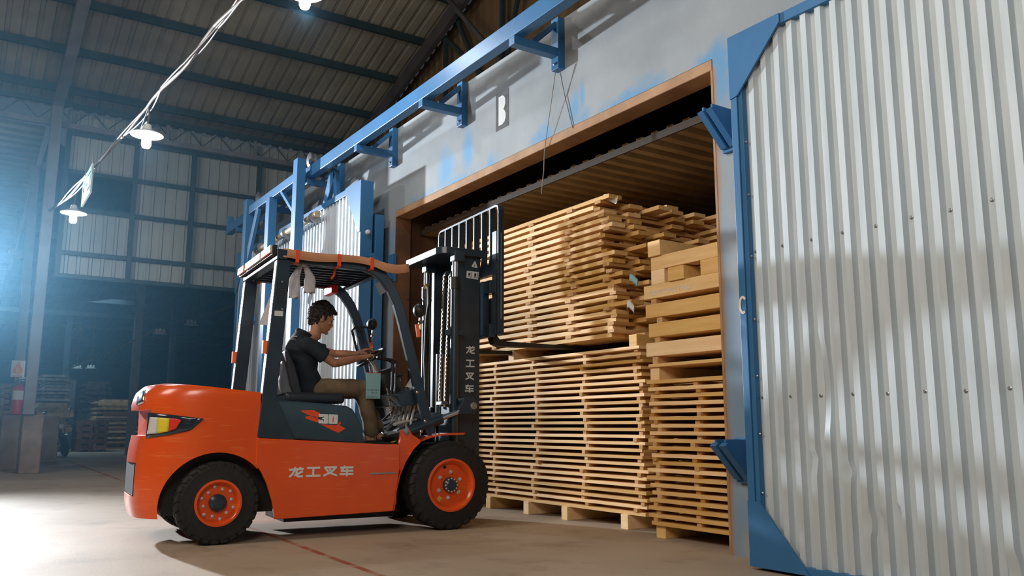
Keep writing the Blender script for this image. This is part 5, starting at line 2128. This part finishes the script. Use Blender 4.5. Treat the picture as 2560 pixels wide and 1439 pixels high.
# ---- things hung on the forklift
FW = Matrix.Translation(FO) @ Matrix.Rotation(FA, 4, 'Z')
t = thing('rag', 'pale grey rag knotted to the canopy slats above the driver', 'cloth', FW @ Vector((-0.2, -1.27, ZG - 0.3)), FA)
m = MB()
vs, fs = [], []
for sgn in (-1, 1):
    base = len(vs)
    nn, mm = 7, 12
    for j in range(nn + 1):
        v = j / nn
        w = 0.016 + 0.036 * min(1, v * 1.8)
        cx = sgn * (0.012 + 0.055 * min(1, v * 2.2)) * (1 - .1 * v)
        for i in range(mm):
            a = 2 * PI * i / mm
            vs.append((0.02 * math.cos(a) * (1 + .4 * math.sin(3 * a + j)), cx + w * math.sin(a) * 0.9, 0.28 - (0.29 if sgn < 0 else 0.24) * v + 0.012 * math.sin(4 * a) * v))
    for j in range(nn):
        for i in range(mm):
            p, q_ = base + j * mm + i, base + j * mm + (i + 1) % mm
            fs.append((p, q_, q_ + mm, p + mm))
    fs.append(tuple(base + i for i in reversed(range(mm))))
    fs.append(tuple(base + nn * mm + i for i in range(mm)))
m.add(vs, fs)
m.build('hanging_ends', 'white_cloth', t, smooth=70)
m = MB()
m.ball((0, 0, 0.275), (0.03, 0.04, 0.03), 12, 8)
m.tube([(0, -0.09, 0.30), (0.01, -0.05, 0.265), (0, 0, 0.285), (0, 0.03, 0.31)], [0.008, 0.014, 0.02, 0.016], 8)
m.build('knot', 'white_cloth', t, smooth=70)

q0, q1 = S(916, 930, -0.42), S(950, 996, -0.42)
t = thing('paper_tag', 'pale green card tag with handwriting hanging below the steering wheel', 'tag', FW @ Vector((-0.42, q0.y, q1.z)), FA)
w_, h_ = q1.y - q0.y, q0.z - q1.z
m = MB()
m.box((-0.001, 0, 0), (0.001, w_, h_))
m.build('card', 'tag_card', t)
m = MB()
m.box((-0.0015, 0, h_ - 0.006), (0.0015, w_, h_))
m.build('red_edge', 'red_plastic', t)
m = MB()
m.tube([(0, w_ / 2, h_), (-0.01, w_ / 2, h_ + 0.05), (-0.06, w_ / 2 - 0.02, h_ + 0.10)], 0.003, 5)
m.build('tie_string', 'white_cloth', t)
for i, (s_, yy) in enumerate((('CLEVER BEST', 0.30), ('TBL 3A', 0.20), ('JMUSSALITI', 0.04))):
    M = Matrix.Translation((0.0012, w_ * (0.08 if i != 1 else 0.35), h_ * yy)) @ Matrix(((0, 0, 1, 0), (1, 0, 0, 0), (0, 1, 0, 0), (0, 0, 0, 1)))
    text_mesh('handwriting', s_, w_ * 0.145, M, 'ink', t, 0.0002)
q = S(970, 985, -0.36)
b = MB()
for i in range(9):
    p = FW @ (q + Vector((0, 0.004 * i, -0.022 * i)))
    b.ball(p, (0.009, 0.007, 0.013), 8, 6)
b.tube([FW @ q, FW @ (q + Vector((0, -0.01, 0.05)))], 0.006, 6)
tag(shift(b.build('key_chain', 'chain_metal')), 'short brass key chain dangling beside the card tag', 'chain')
q = S(664, 812, -1.0)
t = thing('paper_tag', 'plain white paper hung between the rear posts of the forklift', 'paper', FW @ Vector((-1.0, q.y, q.z)), FA)
m = MB()
m.prism([(-0.06, 0), (0.06, 0), (0.06, 0.28), (0.035, 0.28)], side, -0.001, 0.001)
m.build('sheet', 'paper_white', t)
m = MB()
m.tube([(0, 0.05, 0.28), (-0.05, 0.05, 0.5), (-0.1, 0.02, ZG - q.z - 0.03)], 0.003, 5)
m.build('tie_string', 'ink', t)

# ================================================================ DRIVER
PT = thing('person', 'seated driver in a navy shirt and khaki trousers holding the steering wheel', 'person', FW @ Vector((XC, -1.05, 0.70)), FA)
OFF = Vector((XC, -1.05, 0.70))


def finish(parts, name, m_, parent, vox, smooth_it=4):
    """union of closed pieces into one continuous surface"""
    k = MB()
    for p in parts:
        k.add([Vector(v) - OFF for v in p.v], p.f)
    o = k.build(name + '_raw', m_)
    md = o.modifiers.new('r', 'REMESH')
    md.mode = 'VOXEL'
    md.voxel_size = vox
    ms = o.modifiers.new('s', 'SMOOTH')
    ms.factor = 0.5
    ms.iterations = smooth_it
    bpy.context.view_layer.update()
    me = bpy.data.meshes.new_from_object(o.evaluated_get(bpy.context.evaluated_depsgraph_get()))
    bpy.data.objects.remove(o)
    for p in me.polygons:
        p.use_smooth = True
    me.materials.clear()
    me.materials.append(MATS[m_])
    o = bpy.data.objects.new(name, me)
    me.name = name
    COL.objects.link(o)
    o.parent = parent
    return o


def limb(pts, rs, n=14, flat=None):
    """tapered limb with round ends; refined by interpolation"""
    P, Q = [], []
    pts = [Vector(p) for p in pts]
    for i in range(len(pts) - 1):
        for s in range(5):
            t = s / 5
            P.append(pts[i].lerp(pts[i + 1], t))
            Q.append(rs[i] + (rs[i + 1] - rs[i]) * (t * t * (3 - 2 * t)))
    P.append(pts[-1])
    Q.append(rs[-1])
    m = MB()
    m.tube(P, Q, n)
    m.ball(P[0], Q[0], n, 8)
    m.ball(P[-1], Q[-1], n, 8)
    return m


def rings(secs, n=24):
    """loft of ellipses (centre, half x, half depth, tilt about x)"""
    m = MB()
    vs, fs = [], []
    for c, rx, ry, ti in secs:
        c = Vector(c)
        for k in range(n):
            a = 2 * PI * k / n
            vs.append(c + Vector((rx * math.cos(a), ry * math.sin(a) * math.cos(ti), ry * math.sin(a) * math.sin(ti))))
    for i in range(len(secs) - 1):
        for k in range(n):
            p, q = i * n + k, i * n + (k + 1) % n
            fs.append((p, q, q + n, p + n))
    fs.append(tuple(reversed(range(n))))
    fs.append(tuple((len(secs) - 1) * n + k for k in range(n)))
    return m.add(vs, fs)


XR, XL = XC + 0.20, XC - 0.20
hip = Vector((XC, S(772, 965, XC).y, S(772, 975, XC).z))
shR = S(770, 858, XR)
shL = Vector((XL, shR.y + 0.06, shR.z - 0.0))
elR = S(836, 908, XR + 0.03)
wrR = S(906, 893, XC + 0.10)
hdR = S(922, 888, XC + 0.10)
elL = S(838, 884, XL)
wrL = S(893, 884, XC - 0.13)
kneeR = S(914, 968, XC + 0.13)
kneeL = kneeR + Vector((-0.30, 0.06, 0.0))
ankR = S(930, 1092, XC + 0.14)
ankL = ankR + Vector((-0.26, 0.16, 0.05))
neck = S(790, 838, XC)
HC = S(803, 797, XC)            # head centre
HS = 1.0
tilt = R(-17)                   # face turned down towards the hands
HM = Matrix.Translation(HC) @ Matrix.Rotation(tilt, 4, 'X')


def hb(c, r, n=16, m=12, rot=None):
    k = MB()
    k.ball((0, 0, 0), r, n, m)
    T = HM @ Matrix.Translation(Vector(c)) @ (rot or Matrix.Identity(4))
    k.v = [tuple(T @ Vector(v)) for v in k.v]
    return k


def hpoly(secs):
    k = rings(secs, 20)
    k.v = [tuple(HM @ Vector(v)) for v in k.v]
    return k


body = []
# head: cranium, face, jaw, nose, lips, ears (local: y to the face, z up)
body.append(hb((0, -0.012, 0.035), (0.078, 0.098, 0.088), 24, 16))
body.append(hpoly([((0, 0.012, 0.060), 0.066, 0.083, 0), ((0, 0.014, 0.030), 0.068, 0.085, 0), ((0, 0.014, 0.0), 0.066, 0.084, 0), ((0, 0.016, -0.03), 0.060, 0.080, 0), ((0, 0.022, -0.06), 0.051, 0.071, 0),
                   ((0, 0.034, -0.088), 0.040, 0.055, 0), ((0, 0.046, -0.106), 0.026, 0.036, 0), ((0, 0.05, -0.112), 0.012, 0.02, 0)]))
body.append(hb((0, 0.082, 0.026), (0.052, 0.020, 0.014)))                   # brow
k = limb([(0, 0.092, 0.014), (0, 0.102, -0.008), (0, 0.110, -0.027)], [0.008, 0.010, 0.012], 10)
k.v = [tuple(HM @ Vector(v)) for v in k.v]
body.append(k)
for s_ in (-1, 1):
    body.append(hb((s_ * 0.011, 0.106, -0.034), (0.009, 0.012, 0.008), 10, 8))
    body.append(hb((s_ * 0.036, 0.070, -0.018), (0.022, 0.018, 0.018), 10, 8))     # cheekbone
    body.append(hb((s_ * 0.074, -0.006, -0.004), (0.010, 0.022, 0.034), 12, 8, Matrix.Rotation(R(-14), 4, 'X')))  # ear
body.append(hb((0, 0.096, -0.054), (0.022, 0.012, 0.0065), 12, 8))
body.append(hb((0, 0.093, -0.067), (0.020, 0.012, 0.0075), 12, 8))
body.append(hb((0, 0.082, -0.100), (0.022, 0.018, 0.016), 12, 8))           # chin
# neck and torso core
body.append(limb([HM @ Vector((0, -0.035, -0.03)), neck + Vector((0, -0.005, 0.0)), Vector((XC, shR.y - 0.02, shR.z + 0.02))], [0.054, 0.053, 0.062]))
body.append(limb([Vector((XC, shR.y, shR.z - 0.06)), hip + Vector((0, 0, 0.05))], [0.075, 0.09]))
# arms
body.append(limb([shR + Vector((0, 0, -.02)), shR.lerp(elR, 0.55), elR, elR.lerp(wrR, 0.35), wrR], [0.048, 0.043, 0.036, 0.036, 0.024]))
body.append(limb([shL + Vector((0, 0, -.02)), shL.lerp(elL, 0.55), elL, elL.lerp(wrL, 0.35), wrL], [0.048, 0.043, 0.036, 0.036, 0.024]))
body.append(limb([shL + Vector((0, 0, -.03)), shR + Vector((0, 0, -.03))], [0.04, 0.04]))


def hand(w, tip, side_, curl, parts, out=0.0):
    """palm towards the wheel; w wrist, tip direction point, side_ +1 right hand (thumb on the left)"""
    d = (Vector(tip) - Vector(w)).normalized()
    nrm = Vector((0.15 * side_, -0.25, 1)).normalized()      # back of the hand
    sx = d.cross(nrm).normalized()                            # across the palm, +x side
    nrm = sx.cross(d).normalized()
    w = Vector(w)
    for t_, wd, th in ((0.0, 0.026, 0.020), (0.03, 0.034, 0.019), (0.065, 0.041, 0.017), (0.088, 0.040, 0.014)):
        for q in (-0.7, 0, 0.7):
            k = MB()
            k.ball(w + d * t_ + sx * (q * wd * 0.75), (th * 1.0, th * 1.1, th), 10, 8)
            parts.append(k)
    parts.append(limb([w, w + d * 0.085], [0.023, 0.017]))
    parts.append(limb([w + sx * 0.016, w + d * 0.088 + sx * 0.026], [0.018, 0.014]))
    parts.append(limb([w - sx * 0.016, w + d * 0.088 - sx * 0.026], [0.018, 0.014]))
    lens = (0.072, 0.082, 0.077, 0.060)
    for i in range(4):
        q = (i - 1.5) * 0.0205 * side_
        base = w + d * (0.088 - 0.004 * abs(i - 1)) - sx * (-q)
        L_ = lens[i]
        c = curl + 0.10 * i
        p1 = base + d * (L_ * 0.46) - nrm * (0.10 * L_)
        d2 = (d * math.cos(c) - nrm * math.sin(c))
        p2 = p1 + d2 * (L_ * 0.32)
        d3 = (d * math.cos(c * 1.7) - nrm * math.sin(c * 1.7))
        p3 = p2 + d3 * (L_ * 0.24)
        parts.append(limb([base, p1, p2, p3], [0.0105, 0.0095, 0.0088, 0.0075], 10))
    b0 = w + d * 0.03 - sx * (0.026 * side_) - nrm * 0.006
    t1 = b0 + (d * 0.55 - sx * side_ * 0.75 - nrm * 0.35).normalized() * 0.042
    t2 = t1 + (d * 0.85 - sx * side_ * 0.15 - nrm * 0.6).normalized() * 0.032
    parts.append(limb([b0, t1, t2], [0.0135, 0.011, 0.0088], 10))


hand(wrR, S(945, 884, XC + 0.06), 1, 0.55, body)
hand(wrL, S(930, 868, XC - 0.08) , -1, 0.75, body)
# legs and feet
body.append(limb([hip + Vector((0.10, 0.02, 0)), kneeR, ankR + Vector((0, 0, -0.02))], [0.075, 0.052, 0.034]))
body.append(limb([hip + Vector((-0.10, 0.02, 0)), kneeL, ankL + Vector((0, 0, -0.02))], [0.075, 0.052, 0.034]))
for a_, up in ((ankR, 0.0), (ankL, 0.06)):
    fl_ = 0.752 if up == 0 else a_.z - 0.075
    body.append(limb([a_ + Vector((0, -0.03, -0.03)), Vector((a_.x, a_.y - 0.035, fl_ + 0.0))], [0.034, 0.030]))
    body.append(limb([Vector((a_.x, a_.y - 0.02, fl_ + 0.01)), Vector((a_.x, a_.y + 0.10, fl_ + up * .5)), Vector((a_.x, a_.y + 0.15, fl_ + up - 0.008))], [0.032, 0.032, 0.024]))
    for i in range(5):
        xx = a_.x + (i - 2) * 0.014
        body.append(limb([Vector((xx, a_.y + 0.13, fl_ + up - 0.006)), Vector((xx, a_.y + 0.185 - 0.008 * abs(i - 1), fl_ + up - 0.012))], [0.011, 0.008], 8))
bd = finish(body, 'body', 'skin', PT, 0.0048, 3)

# eye, eyebrow
for s_ in (-1, 1):
    m = MB()
    m.ball((0, 0, 0), (0.012, 0.006, 0.006), 10, 6)
    T = Matrix.Translation(-OFF) @ HM @ Matrix.Translation((s_ * 0.034, 0.090, 0.006))
    m.v = [tuple(T @ Vector(v)) for v in m.v]
    m.build('eye', 'hair', PT, smooth=60)
    m = MB()
    m.ball((0, 0, 0), (0.017, 0.005, 0.003), 10, 6)
    T = Matrix.Translation(-OFF) @ HM @ Matrix.Translation((s_ * 0.036, 0.096, 0.029))
    m.v = [tuple(T @ Vector(v)) for v in m.v]
    m.build('eyebrow', 'hair', PT, smooth=60)

# hair: tousled short crop, lower at the nape, lifted fringe
bm = bmesh.new()
bmesh.ops.create_icosphere(bm, subdivisions=6, radius=1)
bm.normal_update()
dead = []
for v in bm.verts:
    d = v.co.normalized()
    p = Vector((d.x * 0.083, -0.012 + d.y * 0.104, 0.020 + d.z * 0.110))
    lim = 0.050 if d.y > 0.55 else (0.034 if d.y > 0.30 else (-0.012 if 0.12 < d.y else (0.022 if d.y > -0.12 else (-0.062 if d.y > -0.4 else -0.092))))
    if abs(p.x) < 0.05 and p.y > 0.06:
        lim = 0.062
    pw = Vector((p.x * 60, p.y * 30, p.z * 38))
    n_ = noise.noise(pw) * 0.010 + noise.noise(pw * 2.3) * 0.006
    if p.z < lim:
        dead.append(v)
    g = 1 + (0.014 + n_ + 0.018 * max(0, d.z)) / 0.09
    q_ = Vector((d.x * (0.080 if d.z > -0.3 else 0.066) * g, -0.012 + d.y * 0.100 * g, 0.020 + d.z * 0.106 * g))
    if d.y > 0.5 and d.z > 0.2:
        q_ += Vector((0, 0.016 + n_, 0.012)) * (d.y - 0.5) * 2
    v.co = q_
bmesh.ops.delete(bm, geom=dead, context='VERTS')
T = Matrix.Translation(-OFF) @ HM
bm.transform(T)
me = bpy.data.meshes.new('hair')
bm.to_mesh(me)
bm.free()
for p in me.polygons:
    p.use_smooth = True
me.materials.append(MATS['hair'])
ho = bpy.data.objects.new('hair', me)
COL.objects.link(ho)
ho.parent = PT
sd = ho.modifiers.new('thickness', 'SOLIDIFY')
sd.thickness = 0.016
sd.offset = -1

# shirt: torso loft bent forward, short sleeves, collar
mid = Vector((XC, (shR.y + hip.y) / 2 - 0.035, (shR.z + hip.z) / 2))
sh = []
sh.append(rings([((XC, hip.y + 0.0, hip.z - 0.075), 0.175, 0.140, R(-6)), ((XC, hip.y - 0.005, hip.z - 0.01), 0.182, 0.142, R(-6)), ((XC, hip.y - 0.015, hip.z + 0.07), 0.176, 0.134, 0), ((XC, mid.y + 0.01, mid.z - 0.02), 0.176, 0.126, 0),
                 ((XC, mid.y + 0.012, mid.z + 0.08), 0.192, 0.124, R(-5)), ((XC, shR.y - 0.025, shR.z - 0.07), 0.205, 0.112, R(-14)), ((XC, shR.y - 0.018, shR.z + 0.005), 0.212, 0.094, R(-18)),
                 ((XC, shR.y - 0.006, shR.z + 0.050), 0.14, 0.078, R(-22)), ((XC, shR.y + 0.008, shR.z + 0.082), 0.092, 0.068, R(-26)), ((XC, shR.y + 0.022, shR.z + 0.104), 0.068, 0.061, R(-28))], 32))
for s0, e0, in ((shR, elR), (shL, elL)):
    end = s0.lerp(e0, 0.66)
    d = (e0 - s0).normalized()
    k = MB()
    P = [s0 + Vector((0, -0.006, -0.012)), s0.lerp(e0, 0.25), s0.lerp(e0, 0.48), end]
    k.tube(P, [0.066, 0.068, 0.068, 0.071], 20)
    k.ball(P[0], 0.066, 16, 10)
    sh.append(k)
k = MB()
ring_ = [Vector((XC, shR.y + 0.024, shR.z + 0.104)) + Vector((0.064 * math.cos(a), 0.064 * math.sin(a), -0.030 * math.sin(a))) for a in [2 * PI * i / 20 for i in range(21)]]
k.tube(ring_, 0.015, 8)
sh.append(k)
so = finish(sh, 'shirt', 'navy_cloth', PT, 0.0065, 12)
# shirt folds
NR_ = [v.normal.copy() for v in so.data.vertices]
for v in so.data.vertices:
    n_ = noise.noise(Vector((v.co.x * 9, v.co.y * 9, v.co.z * 16))) * 0.006
    v.co += NR_[v.index] * n_
# small print on the back of the shoulder
m = MB()
q = S(740, 848, XC + 0.10)
for i, w_ in enumerate((0.055, 0.035)):
    p = q - OFF + Vector((0.0, -0.028, 0.02 - 0.022 * i))
    m.box((p.x - w_ / 2, p.y - 0.004, p.z), (p.x + w_ / 2, p.y + 0.03, p.z + 0.006))
m.build('shirt_print', 'paper_white', so)

# trousers
tr = []
tr.append(rings([((XC, hip.y + 0.04, hip.z + 0.055), 0.150, 0.10, R(-10)), ((XC, hip.y + 0.02, hip.z), 0.172, 0.125, 0), ((XC, hip.y + 0.03, hip.z - 0.055), 0.165, 0.12, 0), ((XC, hip.y + 0.03, hip.z - 0.085), 0.13, 0.10, 0)], 24))
for sx_, kn_, an_ in ((0.10, kneeR, ankR), (-0.10, kneeL, ankL)):
    st = hip + Vector((sx_, 0.03, -0.005))
    tr.append(limb([st, st.lerp(kn_, 0.5) + Vector((0, 0, 0.004)), kn_ + Vector((0, -0.01, -0.012)), kn_.lerp(an_, 0.35) + Vector((0, -0.012, 0)), kn_.lerp(an_, 0.90)], [0.094, 0.086, 0.077, 0.072, 0.062], 18))
to = finish(tr, 'trousers', 'khaki_cloth', PT, 0.0065, 3)
NR_ = [v.normal.copy() for v in to.data.vertices]
for v in to.data.vertices:
    n_ = noise.noise(Vector((v.co.x * 8, v.co.y * 16, v.co.z * 14)) + Vector((5, 3, 1))) * 0.008
    v.co += NR_[v.index] * n_
# sandals
for a_, up in ((ankR, 0.0), (ankL, 0.06)):
    fl_ = 0.752 if up == 0 else a_.z - 0.075
    m = MB()
    c = Vector((a_.x, a_.y, fl_)) - OFF
    m.sweep([c + Vector((0, -0.075, -0.036)), c + Vector((0, 0.05, -0.036 + up * .3)), c + Vector((0, 0.19, -0.040 + up))], 0.018, 0.088, up=(1, 0, 0))
    so_ = m.build('sandal', 'black_plastic', PT, bevel=0.006)
    for yy, zz in ((0.02, 0.034), (0.095, 0.034 + up * .5)):
        m = MB()
        m.tube([c + Vector((-0.042, yy, -0.03)), c + Vector((-0.03, yy, zz - 0.008)), c + Vector((0, yy, zz + 0.003)), c + Vector((0.03, yy, zz - 0.008)), c + Vector((0.042, yy, -0.03))], 0.009, 8)
        m.build('sandal_strap', 'black_plastic', so_)

# ================================================================ HAZE in the far part of the hall
b = MB()
b.prism([(-50, -15), (-7.2, -15), (-7.2, -0.85), (-15.3, -0.85), (-15.3, 2.8), (-50, 2.8)], lambda u, v, d: (u, v, d), 0.02, 9.9)
hz = b.build('haze', 'ink')
hm = bpy.data.materials.new('haze')
hm.use_nodes = True
N = hm.node_tree.nodes
N.remove(N['Principled BSDF'])
vs_ = N.new('ShaderNodeVolumeScatter')
vs_.inputs['Color'].default_value = (0.30, 0.68, 1.0, 1)
vs_.inputs['Density'].default_value = 0.0025
vs_.inputs['Anisotropy'].default_value = 0.72
hm.node_tree.links.new(vs_.outputs[0], N['Material Output'].inputs['Volume'])
hz.data.materials.clear()
hz.data.materials.append(hm)
tag(hz, 'faint bluish dusty haze hanging in the far part of the hall', 'haze', None, 'stuff')
